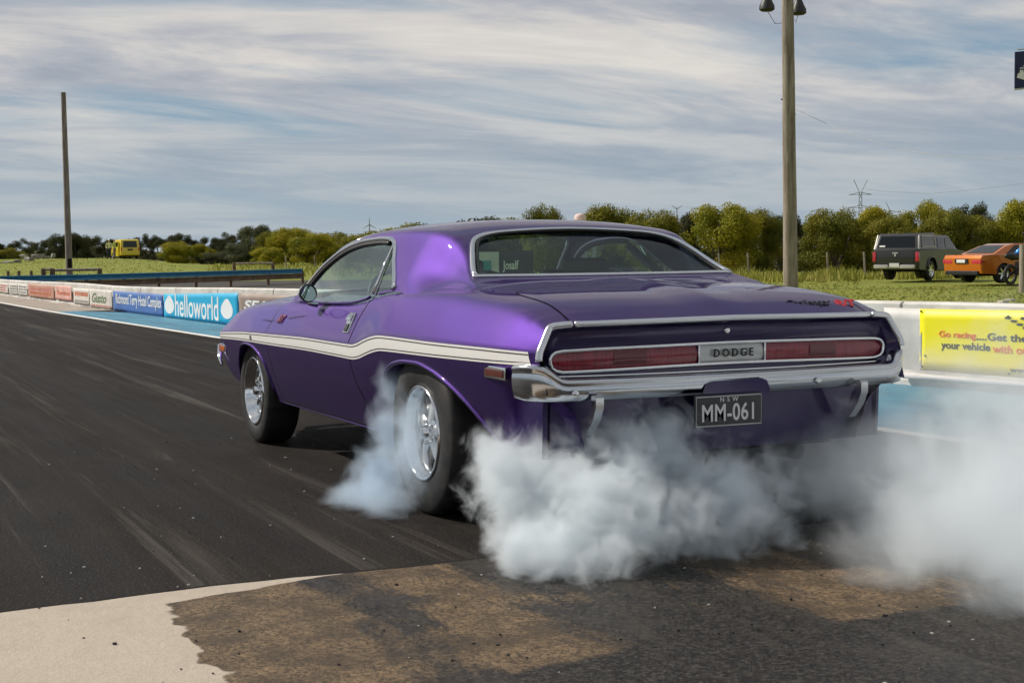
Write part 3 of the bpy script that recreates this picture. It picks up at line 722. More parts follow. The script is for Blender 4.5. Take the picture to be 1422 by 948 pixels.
def bs(cp, n):
    cp = np.array(cp, float); cp = np.vstack([2*cp[0]-cp[1], cp, 2*cp[-1]-cp[-2]]); out = []
    for i in range(1, len(cp)-2):
        for k in range(n):
            t = k/n; a, b_, c_, d_ = cp[i-1], cp[i], cp[i+1], cp[i+2]
            out.append(((1-t)**3*a+(3*t**3-6*t*t+4)*b_+(-3*t**3+3*t*t+3*t+1)*c_+t**3*d_)/6)
    out.append((cp[-3]+4*cp[-2]+cp[-1])/6); return np.array(out)
def gsec(x):
    B = np.array([ye(x)-.004, ze(x)-.004]); Rr = np.array([ry(x), rzz(x)]); c_ = zcc(x)
    q = sst(.52, .05, x)
    if q > 0:
        U = up_curve(x, 0); fd = sst(-.30, -.08, x); o_ = np.array([.5, .87])*(-.003*fd-.010*(1-fd))
        b0 = U[6]+o_*2; b1 = U[9]+o_; b2 = U[11]*.5+U[12]*.5+np.array([-.02, .016])*fd+np.array([0, -.008])*(1-fd)
        cpq = [b0, b1, b2, b2*.45+Rr*.55, b2*.08+Rr*.92]
    cp = [B, B*.82+Rr*.18, B*.55+Rr*.45, B*.25+Rr*.75, B*.04+Rr*.96]
    if q > 0: cp = [a*(1-q)+b_*q for a, b_ in zip(cp, cpq)]
    for f in (.955, .88, .7, .45, .2, 0):
        y = Rr[0]*f; z = c_-(c_-Rr[1])*(f**3.0); cp.append(np.array([y, z]))
    return bs(cp, 6)
gx_ = sorted(set([round(-.32+.0125*i, 4) for i in range(int(2.44/.0125)+1)]))
SECS = {x: gsec(x) for x in gx_}
ng = len(SECS[gx_[0]])
def inpoly(px, py, poly):
    c_ = False; n = len(poly)
    for i in range(n):
        x1, y1 = poly[i]; x2, y2 = poly[(i+1) % n]
        if (y1 > py) != (y2 > py) and px < (x2-x1)*(py-y1)/(y2-y1)+x1: c_ = not c_
    return c_
SW = [(1.99, .925), (1.90, .965), (1.82, 1.022), (1.72, 1.088), (1.60, 1.142), (1.47, 1.180), (1.32, 1.203), (1.1, 1.214), (.95, 1.211), (.87, 1.198), (.815, 1.165), (.755, 1.11), (.60, 1.01), (.555, .972)]
SWB = SW + [(.7, .955), (.8, .935), (.9, .913), (1.1, .891), (1.46, .879), (2.0, .878)]
RW = [(-.046, 0), (-.046, .30), (-.045, .658), (-.02, .655), (.06, .625), (.164, .580), (.225, .552), (.270, .520), (.296, .470), (.314, .40), (.327, .27), (.338, .12), (.342, 0)]
RWF = RW + [(x, -y) for x, y in RW[::-1]]
WS = [(2.125, -.77), (2.0, -.755), (1.8, -.715), (1.62, -.67), (1.5, -.60), (1.45, -.4), (1.43, 0), (1.45, .4), (1.5, .60), (1.62, .67), (1.8, .715), (2.0, .755), (2.125, .77)]
mb = MB(); gl = {'side': MB(), 'rear': MB(), 'front': MB()}; vs = []; GI = {}
for side in (1, -1):
    for i, x in enumerate(gx_):
        for j in range(ng):
            if side == -1 and j == ng-1: GI[(side, i, j)] = GI[(1, i, j)]; continue
            y, z = SECS[x][j]; GI[(side, i, j)] = len(vs); vs.append(Vector((x, y*side, z)))
fs = []; gf = {'side1': [], 'side-1': [], 'rear': [], 'front': []}
for side in (1, -1):
    for i in range(len(gx_)-1):
        for j in range(ng-1):
            q = [GI[(side, i, j)], GI[(side, i+1, j)], GI[(side, i+1, j+1)], GI[(side, i, j+1)]]
            if side == -1: q = q[::-1]
            c_ = sum((vs[k] for k in q), Vector())/4
            if j < 30 and inpoly(c_.x, c_.z, SWB): gf['side%d' % side].append(q)
            elif j >= 22 and inpoly(c_.x, c_.y, RWF): gf['rear'].append(q)
            elif j >= 18 and inpoly(c_.x, c_.y, WS): gf['front'].append(q)
            else: fs.append(q)
def sub(fl, inset):
    used = sorted({k for q in fl for k in q}); mp_ = {k: i for i, k in enumerate(used)}
    cc = Vector((.9, 0, .9)); return [vs[k] + Vector((cc.x*0, -vs[k].y*inset*1.5, -inset*2 if abs(vs[k].y) < .6 else -inset)) for k in used], [tuple(mp_[k] for k in q) for q in fl]
mb.add(vs, fs); roof = mb.build('roof', m_paint, car, smooth=True, fix=False); outward(roof, (.9, 0, .9))
bm = bmesh.new(); bm.from_mesh(roof.data); bmesh.ops.delete(bm, geom=[v for v in bm.verts if not v.link_faces], context='VERTS'); bm.to_mesh(roof.data); bm.free()
panes = {}
for k, nm, mt in (('side1', 'side_window', m_glass_side), ('side-1', 'side_window', m_glass_side), ('rear', 'rear_window', m_glass), ('front', 'windscreen', m_glass)):
    v_, f_ = sub(gf[k], .004); panes[k] = MB().add(v_, f_).build(nm, mt, car, smooth=True, fix=False); outward(panes[k], (.9, 0, .9) if 'side' not in k else (.9, 0, .5))
def g_y(x, z):
    S_ = gsec(x)[:30]; return float(np.interp(z, S_[:, 1], S_[:, 0]))
def g_z(x, y):
    S_ = gsec(x)[::-1]; return float(np.interp(abs(y), S_[:, 0], S_[:, 1]))
for side in (1, -1):
    pp = catm(resamp([(a, b_, 0) for a, b_ in SW], .02), 5)
    mb = MB(); mb.tube([(p.x, side*(g_y(p.x, p.y)+.003), p.y) for p in pp], .0125, 8); mb.build('window_trim', m_chrome, panes['side%d' % side], smooth=True)
    mb = MB(); mb.tube([(p.x-.001, side*(g_y(p.x, p.y-.020)-.004), p.y-.022) for p in pp[2:-22]], .012, 8); mb.build('window_seal', m_black, panes['side%d' % side], smooth=True)
    mb = MB(); mb.tube([(.872, side*(g_y(.872, 1.195)+.002), 1.195), (.852, side*(g_y(.852, 1.08)+.003), 1.08), (.805, side*(g_y(.805, .945)+.004), .945)], .007, 8); mb.build('quarter_glass_bar', m_chrome, panes['side%d' % side], smooth=True)
    mb = MB(); mb.tube([(x, side*(ye(x)-.006), ze(x)+.000) for x in np.linspace(.84, 1.99, 30)], .007, 6); mb.build('belt_seal', m_paint, panes['side%d' % side], smooth=True)
pp = catm(resamp([(a, b_, 0) for a, b_ in RW[2:]], .02), 3)
loopr = [(p.x, p.y) for p in pp] + [(p.x, -p.y) for p in pp[::-1][1:]]
mb = MB(); mb.tube([(x, y, g_z(x, y)+.004) for x, y in loopr], .0135, 8)
mb.tube([(-.048, y, g_z(-.048, y)+.003) for y in np.linspace(-.672, .672, 40)], .0095, 8); mb.build('rear_window_trim', m_chrome_b, panes['rear'], smooth=True)
mb = MB(); cxm = .13; mb.tube([(x+(cxm-x)*.045-.004, y*.962, g_z(x, y*.962)+.001) for x, y in loopr], .008, 8); mb.build('rear_window_seal', m_black, panes['rear'], smooth=True)
pw = catm(resamp([(a, b_, 0) for a, b_ in WS[1:-1]], .03), 3)
mb = MB(); mb.tube([(p.x, p.y, g_z(p.x, p.y)+.004) for p in pw], .011, 8); mb.build('windscreen_trim', m_chrome, panes['front'], smooth=True)
mb = MB(); mb.lathe([(0, .006), (.012, .006), (.016, 0)], (.555, .812, .985), 'y', 14); mb.build('trim_end_cap', m_chrome, car, smooth=True)

# door mirror
mo = Vector((1.53, .928, .934))
mb = MB(); mb.lathe([(0, .052), (.020, .050), (.036, .036), (.045, .012), (.046, -.008), (.044, -.016), (.040, -.018)], mo, 'x', 28); mir = mb.build('door_mirror', m_chrome, car, smooth=True)
mb = MB(); mb.lathe([(.046, -.006), (.0485, -.013), (.047, -.021), (.040, -.021)], mo, 'x', 28); mb.build('mirror_rim', m_black, mir, smooth=True)
mb = MB(); mb.lathe([(0, -.020), (.042, -.020)], mo, 'x', 28); mb.v = [(x+.13*(z-mo.z), y, z) for x, y, z in mb.v]; mb.build('mirror_glass', m_mirror, mir)
mb = MB(); mb.tube([mo+Vector((0, 0, -.04)), mo+Vector((.005, -.01, -.058)), mo+Vector((.0, -.055, -.066))], [.009, .008, .014], 10); mb.build('mirror_arm', m_chrome, mir, smooth=True)

# wheels
def wheel(x, side, yo, r, wdt, rimr, rz_, front):
    """yo: outer face"""
    W_ = empty('wheel', (x, side*yo, rz_)); W_.parent = car
    s_ = -side   # inwards
    mb = MB(); sh = .82 if front else .80
    prof = [(rimr*1.0, .020), (rimr*1.03, .004), (rimr+.02, -.004), (rimr+(r-rimr)*.45, -.010), (r*.93, -.004), (r*.975, .008), (r*.995, .028), (r, .050), (r, wdt-.05), (r*.98, wdt-.015), (r*.9, wdt), (rimr, wdt-.01)]
    mb.lathe([(a, s_*h) for a, h in prof], (0, 0, 0), 'y', 72); mb.build('tyre', m_tyre, W_, smooth=True)
    mb = MB(); dp = .070 if front else .085
    prof = [(rimr+.004, .006), (rimr+.004, -.006), (rimr-.006, -.008), (rimr-.012, -.002), (rimr-.016, .02), (rimr-.022, .028), (rimr-.030, .045), (rimr-.034, dp*.8), (rimr-.040, dp+.03), (rimr-.05, dp+.06)]
    mb.lathe([(a, s_*h) for a, h in prof], (0, 0, 0), 'y', 72)
    rim = mb.build('rim', m_alloy if not front else m_chrome, W_, smooth=True)
    ns = 5; sp_ = MB(); R0, R1 = .040, rimr-.034
    for k in range(ns):
        a = 2*math.pi*k/ns + .45; ca, sa = math.cos(a), math.sin(a); w0, w1 = (.046, .060) if front else (.056, .085)
        d0, d1 = dp*.40, dp*.70; thick = .024
        pr = []
        for (rr_, ww, dd) in ((R0, w0, d0), ((R0+R1)/2, w0*.85, d0+.004), (R1, w1, d1)):
            pr.append((rr_, ww, dd))
        v_ = []
        for rr_, ww, dd in pr:
            for (sx_, dz_) in ((-1, .010), (-.55, 0), (.55, 0), (1, .010), (1, thick), (-1, thick)):
                v_.append((rr_*ca - sx_*ww/2*sa, s_*(dd+dz_), rr_*sa + sx_*ww/2*ca))
        f_ = []
        for q in range(2):
            for j in range(6): f_.append((q*6+j, q*6+(j+1) % 6, (q+1)*6+(j+1) % 6, (q+1)*6+j))
        sp_.add(v_, f_)
    sp_.build('spokes', m_chrome if front else m_spoke, rim, smooth=True, angle=35)
    mb = MB(); h0 = dp*.40-.012
    mb.lathe([(0, s_*(h0-.022)), (.022, s_*(h0-.020)), (.030, s_*(h0-.008)), (.034, s_*(h0+.012)), (.058, s_*(h0+.016)), (.068, s_*(h0+.03)), (.070, s_*(h0+.06))], (0, 0, 0), 'y', 32)
    for k in range(5):
        a = 2*math.pi*k/5; mb.lathe([(0, s_*(h0-.004)), (.009, s_*(h0-.002)), (.010, s_*(h0+.02))], (.048*math.cos(a), 0, .048*math.sin(a)), 'y', 8)
    mb.build('hub', m_chrome, rim, smooth=True, angle=50)
    mb = MB(); mb.lathe([(0, s_*(dp+.065)), (rimr-.03, s_*(dp+.065))], (0, 0, 0), 'y', 40); mb.lathe([(.13, s_*(dp+.05)), (.14, s_*(dp+.05))], (0, 0, 0), 'y', 30); mb.build('brake', m_dark if front else mat('brake_pale', (.72, .74, .78), .5, 0), rim)  # rear disc coloured pale so the wheel centre looks lit
    return W_
for side in (1, -1):
    wheel(0.0, side, .905, .362, .268, .205, .357, False)
    wheel(2.794, side, .872, .318, .20, .202, .316, True)

# interior
def seat(x, y, nm='seat'):
    S_ = MB(); S_.box((x+.15, y, .55), (.50, .48, .14), bev=.04); S_.box((x-.14, y, .80), (.12, .47, .50), bev=.045, rot=Matrix.Rotation(-.22, 3, 'Y')); S_.box((x-.20, y, 1.03), (.09, .26, .15), bev=.035, rot=Matrix.Rotation(-.2, 3, 'Y'))
    return S_.build(nm, m_vinyl, car, smooth=True, angle=50)
seat(1.05, .36); seat(1.05, -.36)
mb = MB(); mb.box((.42, 0, .62), (.40, 1.15, .16), bev=.05); mb.box((.20, 0, .82), (.14, 1.15, .38), bev=.05, rot=Matrix.Rotation(-.3, 3, 'Y')); mb.build('rear_seat', m_vinyl, car, smooth=True, angle=50)
mb = MB(); mb.box((.02, 0, .965), (.30, 1.22, .02), bev=.006); mb.build('parcel_shelf', m_int, car)
mb = MB(); mb.box((1.98, 0, .84), (.30, 1.52, .16), bev=.05); mb.build('dashboard', m_int, car, smooth=True, angle=50)
mb = MB(); ct = Vector((1.66, .36, .88)); ax = Vector((-.9, 0, .42)).normalized(); e1_ = Vector((0, 1, 0)); e2_ = ax.cross(e1_)
mb.tube([ct+(e1_*math.cos(2*math.pi*i/28)+e2_*math.sin(2*math.pi*i/28))*.175 for i in range(28)], .014, 8, closed=True); mb.tube([ct, ct-ax*.28], .03, 8); mb.tube([ct-e1_*.17, ct+e1_*.17], .010, 6); mb.build('steering_wheel', m_black, car, smooth=True)
mb = MB(); mb.box((1.50, 0, 1.185), (.02, .22, .065), bev=.008); mb.tube([(1.50, 0, 1.20), (1.56, 0, 1.26)], .007, 6); mb.build('rear_view_mirror', mat('inner_mirror_back', (.05, .10, .13), .2), car, smooth=True)
m_cage = mat('cage_paint', (.10, .13, .13), .35)
for y in (.56, -.56): mb = MB(); mb.tube([(.66, y*.93, 1.16), (.30, y*.95, 1.0), (.02, y*.95, .80)], .022, 10); mb.build('roll_cage_bar', m_cage, car, smooth=True)
P = [[(x, y_, g_z(x, abs(y_))-.028) for y_ in np.linspace(-.56, .56, 15)] for x in np.linspace(.36, 1.42, 14)]
mb = MB(); mb.grid(P); mb.build('headliner', mat('headliner_grey', (.16, .17, .15), .9), car, smooth=True, fix=False)
for y in (.78, -.78):
    mb = MB(); mb.box((1.15, y, .62), (1.3, .04, .44), bev=.01); mb.build('door_card', m_int, car)
mb = MB(); mb.tube([(1.80, -.10, .935), (1.80, -.22, .945), (1.80, -.36, .93)], .009, 6); mb.tube([(1.80, -.42, .93), (1.80, -.47, .945), (1.80, -.52, .93)], .009, 6); mb.build('dash_trim', m_teal, car, smooth=True)
# grille and front face
mb = MB(); mb.box((3.66, 0, .60), (.06, 1.45, .20)); mb.build('grille', m_black, car)
mb = MB(); mb.tube([(3.80, -.78, .50), (3.86, -.4, .50), (3.88, 0, .50), (3.86, .4, .50), (3.80, .74, .50)], .045, 10); mb.build('front_bumper', m_chrome, car, smooth=True)
# wiper-side aerial-like washer nozzle in front of the rear window
mb = MB(); mb.lathe([(0, .006), (.006, .004), (.009, 0)], (-.335, .71, top_z(-.335, .71)), 'z', 12); mb.build('filler_button', m_paint, car, smooth=True)
#@@BACKGROUND

# ------------------------------------------------------------------ barrier wall and banners

def wall_h(x): return float(np.interp(x, [-9, 3, 14, 17, 21, 25, 28, 38, 72], [.72, .69, .62, .595, .53, .485, .50, .44, .40]))
m_conc = dirty('weathered_white_concrete', (.50, .48, .44), (.70, .68, .63), 1.6, .8, bumps=.2)
nt, b = nodes(m_conc); t_ = N(nt, 'ShaderNodeTexCoord'); sp_ = N(nt, 'ShaderNodeSeparateXYZ'); Lk(nt, t_.outputs['Object'], sp_.inputs[0])
src = b.inputs['Base Color'].links[0].from_socket
jn = ramp(nt, math_(nt, 'FRACT', math_(nt, 'MULTIPLY_ADD', sp_.outputs[0], .42, .37)), [(0, .85), (.010, .85), (.016, 0)])
sc_ = ramp(nt, math_(nt, 'ADD', tex(nt, 2.2, 7, .7, sc=(.5, .5, 3)), math_(nt, 'MULTIPLY', sp_.outputs[2], .25)), [(.40, .75), (.56, 0)])
cc = mix(nt, sc_, src, (.20, .19, .18)); Lk(nt, mix(nt, jn, cc, (.05, .05, .05)), b.inputs['Base Color'])
wp = resamp([(x, y, 0) for x, y in sorted(WALL)], 1.2)
P = []
for i, p in enumerate(wp):
    t = (wp[min(i+1, len(wp)-1)]-wp[max(i-1, 0)]).normalized(); n_ = Vector((-t.y, t.x, 0)); h = wall_h(p.x) + .008*mnoise.noise(p*1.7)
    P.append([p+n_*a+Vector((0, 0, z)) for a, z in ((.03, 0), (.03, .045), (-.035, .11), (-.06, .14), (-.065, h-.02), (-.085, h), (-.235, h), (-.255, h-.02), (-.29, 0))])
mb = MB(); mb.grid(P); tag(mb.build('barrier_wall', m_conc), 'long low white concrete barrier wall running down the far side of the strip', 'barrier')
def wallpt(u, off=-.055):
    """point on the track face of the barrier under photo column u, and the wall direction"""
    d = fw + rt*((u-711)/FPX); Wp = sorted(WALL, reverse=True)
    for (ax, ay), (bx, by) in zip(Wp, Wp[1:]):
        A = np.array([[d.x, -(bx-ax)], [d.y, -(by-ay)]])
        t, s_ = np.linalg.solve(A, [ax-CAM.x, ay-CAM.y])
        if -1e-6 <= s_ <= 1+1e-6 and t > 0:
            q = Vector((CAM.x+t*d.x, CAM.y+t*d.y, 0)); tt = Vector((ax-bx, ay-by, 0)).normalized(); n_ = Vector((-tt.y, tt.x, 0)); return q+n_*off, tt, n_
def fit_text(name, txt, box, frm, m, par, depth=.001, **k):
    """lettering stretched into box = (x0, x1, y0, y1) of the panel frame"""
    me = text_mesh(txt, 1, depth, align='LEFT', **k)
    co = np.array([v.co[:] for v in me.vertices]); mn, mx = co.min(0), co.max(0); x0, x1, y0, y1 = box
    for v in me.vertices:
        v.co.x = x0+(v.co.x-mn[0])/(mx[0]-mn[0])*(x1-x0); v.co.y = y0+(v.co.y-mn[1])/(mx[1]-mn[1])*(y1-y0)
    me.transform(frm); me.materials.clear(); me.materials.append(m)
    for p in me.polygons: p.material_index = 0
    o = bpy.data.objects.new(name, me); COL.objects.link(o); o.parent = par; return o
def banner(u0, u1, z0, z1, m, label, name='banner', group='sponsor banners on the barrier wall', off=None, sag=.002):
    off = off if off is not None else (.045 if u0 < 600 else -.048)
    a, t, n_ = wallpt(u0, off); b_, t2, n2 = wallpt(u1, off)
    L = (b_-a).length; P = []
    xd = (b_-a).normalized(); nn = Vector((0, 0, 1)).cross(xd)
    if nn.dot(n_) < 0: nn = -nn
    ra = z0 if isinstance(z0, tuple) else (z0, z0); rb_ = z1 if isinstance(z1, tuple) else (z1, z1)
    mb = MB(); G = []
    for i in range(25):
        q = i/24; zl = ra[0]*(1-q)+ra[1]*q; zh = rb_[0]*(1-q)+rb_[1]*q; row = []
        for j in range(7):
            r_ = j/6; row.append(a+xd*(L*q)+Vector((0, 0, zl+(zh-zl)*r_))+nn*(sag*mnoise.noise(Vector((q*L*2.2, r_*1.5, u0)))))
        G.append(row)
    mb.grid(G); o = mb.build(name, m, None, smooth=True, solid=.004)
    tag(o, label, 'banner', group)
    f = Matrix((xd, Vector((0, 0, 1)), nn)).transposed().to_4x4(); f.translation = a+nn*.0055
    # frame x runs from the left photo edge to the right one
    return o, f, L, ra, rb_
def clr(name, c, rough=.55, c2=None, sc=3): return dirty(name, c, c2 or tuple(x*.72 for x in c), sc, rough, bumps=.25)
m_bw = clr('banner_white', (.72, .69, .63))
o, f, L, a, b_ = banner(1222, 1275, (.05, .035), (.635, .635), clr('panel_white', (.66, .64, .60)), 'plain white panel on the wall to the left of the yellow banner')
m_yel = mat('banner_yellow', (.85, .76, .01), .5); nt_, bb = nodes(m_yel); t_ = N(nt_, 'ShaderNodeTexCoord'); sp_ = N(nt_, 'ShaderNodeSeparateXYZ'); Lk(nt_, t_.outputs['Object'], sp_.inputs[0])
wz = math_(nt_, 'MULTIPLY_ADD', tex(nt_, 2.5, 3), .35, sp_.outputs[2])
Lk(nt_, mix(nt_, ramp(nt_, wz, [(.33, .85), (.52, 0)]), (.88, .78, .0), (.84, .72, .24)), bb.inputs['Base Color'])
m_or = mat('lettering_orange', (.85, .17, .01), .5); m_bk2 = mat('lettering_dark', (.03, .03, .012), .5)
o, f, L, a, b_ = banner(1272, 1500, (.135, .12), (.632, .655), m_yel, 'yellow banner with orange and black lettering hanging on the wall behind the smoke')
def ux(u, u0=1272):  # distance along the banner of a photo column
    p0, _, _ = wallpt(u0, -.048); p1, _, _ = wallpt(u, -.048); return (p1-p0).length
fit_text('lettering_orange', 'Go racing', (ux(1299), ux(1350), .395, .462), f, m_or, o, bold=.02)
fit_text('lettering_black', '....Get the skills', (ux(1351), ux(1462), .402, .462), f, m_bk2, o, bold=.02)
fit_text('lettering_black', 'your vehicle', (ux(1302), ux(1370), .300, .378), f, m_bk2, o, bold=.02)
fit_text('lettering_orange', 'with our', (ux(1373.5), ux(1430), .308, .372), f, m_or, o, bold=.02)
fit_text('lettering_black', 'www.', (ux(1398), ux(1430), .165, .192), f, m_bk2, o, bold=.01)
mb = MB(); ckx = ux(1389)
for r_, cs in ((0, (0, 1)), (1, (0, 1)), (2, (0, 1)), (3, (0, 1))):
    for k_ in cs:
        x0 = ckx + r_*.055 + k_*.145; z0 = .590-r_*.024
        mb.add([f @ Vector((x0, z0-.010, .001)), f @ Vector((x0+.05, z0-.014, .001)), f @ Vector((x0+.070, z0+.004, .001)), f @ Vector((x0+.018, z0+.007, .001))], [(0, 1, 2, 3)])
mb.build('chequered_flag_motif', m_bk2, o, fix=False)
for (uu, zz) in ((1274, .615), (1276.5, .16), (1280, .25), (1395, .60), (1397, .15)): mb = MB(); mb.lathe([(0, .004), (.008, .003), (.009, 0)], (0, 0, 0), 'z', 8); mb.v = [tuple(f @ (Vector(v)+Vector((ux(uu), zz, .002)))) for v in mb.v]; mb.build('eyelet', m_bk2, o)
# pale tube along the foot of the wall
mb = MB(); pts_ = []
for u in (1262, 1300, 1350, 1400, 1450, 1500): p, t, n_ = wallpt(u, .06); pts_.append(p+Vector((0, 0, .085)))
mb.tube(pts_, .026, 8); tag(mb.build('pale_tube', mat('pale_tube_finish', (.62, .58, .56), .5), smooth=True), 'pale tube along the foot of the wall under the yellow banner', 'pipe')
# left-hand row
m_navy = clr('banner_blue', (.045, .12, .36), c2=(.06, .17, .45)); m_cyan = clr('banner_cyan', (.0, .36, .60), c2=(.0, .40, .66))
o, f, L, a, b_ = banner(162, 231.5, .01, (.405, .415), m_navy, 'blue banner with white hotel name left of the bright cyan banner')
mb = MB(); mb.grid([[f @ Vector((x, y, -.006)) for y in (.02, .13)] for x in np.linspace(.1, L-.1, 8)]); mb.build('lower_band', clr('band_blue', (.13, .28, .52)), o, fix=False)
fit_text('lettering', 'Richmond Terry Hotel Complex', (L*.06, L*.97, .10, .36), f, m_wh, o, bold=.012)
o, f, L, a, b_ = banner(232.5, 336, .01, (.42, .525), m_cyan, 'cyan banner with rounded white lettering in front of the car bonnet')
fit_text('lettering', 'helloworld', (L*.17, L*.76, .05, .44), f, m_wh, o, bold=.01)
for cx_ in (.085, .865):
    mb = MB(); pg = []
    for k_ in range(30):
        an = 2*math.pi*k_/30; pg.append(f @ Vector((L*cx_+.30*math.sin(an), .215+.02*(cx_ > .5)+(.135+.05*max(0, math.cos(an))**6)*math.cos(an), -.002)))
    mb.prism(pg, f.to_3x3() @ Vector((0, 0, .004))); mb.build('balloon_emblem', m_wh, o)
m_brown = clr('banner_taupe', (.23, .16, .12), c2=(.36, .29, .25), sc=1.2)
o, f, L, a, b_ = banner(337, 470, .02, (.52, .515), m_brown, 'taupe banner with slanted white capitals half hidden by the bonnet')
fit_text('lettering', 'SEAROAD', (L*.06, L*.80, .27, .42), f, m_wh, o, bold=.03, shear=.2)
def lines(o, f, L, h0, h1, cols, seed, n=3):
    """rows of faded print"""
    r = random.Random(seed)
    for k_ in range(n):
        zz = h0+(h1-h0)*(k_+.5)/n; hh = (h1-h0)/n*.55; mb = MB(); x = L*.08
        while x < L*.90:
            w_ = r.uniform(.05, .20)*min(1, L/1.6); mb.add([f @ Vector((x, zz-hh/2, 0)), f @ Vector((x+w_, zz-hh/2, 0)), f @ Vector((x+w_, zz+hh/2, 0)), f @ Vector((x, zz+hh/2, 0))], [(0, 1, 2, 3)]); x += w_*1.35
        mb.build('faded_print', cols[k_ % len(cols)], o, fix=False)
rp = clr('print_pink', (.62, .22, .18)); rg = clr('print_grey', (.30, .32, .32)); ro = clr('print_orange', (.60, .16, .06)); rgr = clr('print_green', (.14, .22, .12))
o, f, L, a, b_ = banner(-14, 16, .09, .36, m_bw, 'white banner with faded pink print at the far left end of the wall'); lines(o, f, L, .13, .33, [rp], 1)
o, f, L, a, b_ = banner(17.5, 29, .09, .37, m_bw, 'small white banner with grey emblem, left one of two'); lines(o, f, L, .13, .34, [rg], 2)
o, f, L, a, b_ = banner(30, 42.5, .09, .38, m_bw, 'small white banner with grey emblem, right one of two'); lines(o, f, L, .13, .35, [rg], 3)
o, f, L, a, b_ = banner(44, 80, .08, .41, clr('banner_brick', (.42, .17, .13), c2=(.50, .32, .22), sc=2.5), 'brick red patterned banner beyond the wooden pole'); lines(o, f, L, .14, .34, [ro, rp], 4, 2)
o, f, L, a, b_ = banner(81.5, 104, .10, .43, clr('banner_pink', (.74, .42, .36)), 'pink banner with a white middle band and red word'); 
mb = MB(); mb.grid([[f @ Vector((x, y, -.007)) for y in (.20, .33)] for x in (L*.05, L*.95)]); mb.build('middle_band', m_bw, o, fix=False); fit_text('lettering', 'Samios', (L*.12, L*.9, .215, .315), f, ro, o, bold=.02)
o, f, L, a, b_ = banner(107, 128.5, .06, .40, m_bw, 'white banner with orange print beside the green script banner'); lines(o, f, L, .20, .36, [ro], 6, 1); lines(o, f, L, .09, .16, [rg], 7, 1)
o, f, L, a, b_ = banner(129.5, 160.5, .03, .41, m_bw, 'white banner with dark green slanted script'); fit_text('lettering', 'Gusto', (L*.10, L*.75, .13, .33), f, rgr, o, bold=.02, shear=.4); lines(o, f, L, .05, .10, [rp], 8, 1)
# banner boards standing behind the wall, seen through the car windows
def board(u0, u1, d, z0, z1, m, label):
    a = gz(u0, d, z0); b_ = gz(u1, d, z0); xd = (b_-a).normalized(); L = (b_-a).length; nn = -Vector((0, 0, 1)).cross(xd)
    if nn.dot(CAM-a) < 0: nn = -nn
    e = empty('banner_board', a, 0, label, 'banner', 'banner boards standing behind the wall'); mb = MB(); inv = Matrix.Translation(-a)
    mb.prism([Vector((0, 0, 0)), xd*L, xd*L+Vector((0, 0, z1-z0)), Vector((0, 0, z1-z0))], -nn*.02); pnl = mb.build('panel', m, e)
    for q in (.1, .9): mb = MB(); mb.tube([xd*L*q-nn*.04+Vector((0, 0, -z0-.1)), xd*L*q-nn*.04+Vector((0, 0, z1-z0))], .02, 6); mb.build('post', m_chrome_b, e)
    f = Matrix((xd, Vector((0, 0, 1)), nn)).transposed().to_4x4(); f.translation = nn*.006
    return e, pnl, f, L
e, pn, f, L = board(640, 694, 24, .62, 1.12, clr('board_white', (.70, .70, .66)), 'white and teal banner board seen through the rear window')
mb = MB(); mb.grid([[f @ Vector((x, y, 0)) for y in (.18, .36)] for x in (L*.5, L*.8)]); mb.grid([[f @ Vector((x, y, 0)) for y in (.02, .10)] for x in (0, L)]); mb.build('teal_print', m_teal, pn, fix=False)
e, pn, f, L = board(695.5, 742, 24.3, .62, 1.14, clr('board_black', (.02, .02, .02)), 'black banner board with white lettering seen through the rear window')
fit_text('lettering', "Josalf", (L*.08, L*.55, .17, .36), f, m_wh, pn, bold=.02)
# gate of blue and brown rails across the return road
m_rb = clr('rail_blue', (.01, .13, .28), c2=(.02, .20, .36)); m_rbr = dirty('rusty_timber', (.10, .065, .04), (.20, .13, .08), 3, .8)
e = empty('guard_rail', gz(0, 45), 0, 'long blue topped guard rail with brown lower rail behind the left wall', 'guard rail'); e.location.z = 0
ra_ = [(-80, 43, 384.6), (0, 45, 384.6), (120, 48, 382.2), (220, 51, 379.5), (320, 55, 376.8), (420, 60, 374.0)]
def railpts(dz): return [at(u, v, d)+Vector((0, 0, dz)) - e.location for u, d, v in ra_]
for nm, z0, z1, mt in (('top_rail', -.155, .0, m_rb), ('lower_rail', -.36, -.165, m_rbr)):
    lo, hi_ = railpts(z0), railpts(z1); nn = (CAM-gz(200, 50)).normalized()*.05; nn.z = 0; mb = MB()
    P = [[h, h+nn, (h+l)/2+nn*.4, l+nn, l, l-nn, h-nn, h] for l, h in zip(lo, hi_)]; mb.grid(P); mb.build(nm, mt, e)
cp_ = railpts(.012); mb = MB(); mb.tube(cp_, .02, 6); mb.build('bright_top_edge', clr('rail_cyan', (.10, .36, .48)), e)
for k_ in range(11):
    q = k_/10*(len(ra_)-1); i = min(int(q), len(ra_)-2); pt = railpts(-.08)[i].lerp(railpts(-.08)[i+1], q-i); mb = MB(); w_ = pt+e.location; mb.box((pt.x-nn.x*1.6, pt.y-nn.y*1.6, (w_.z-.2)/2), (.10, .10, w_.z+.2)); mb.build('post', m_rbr, e)

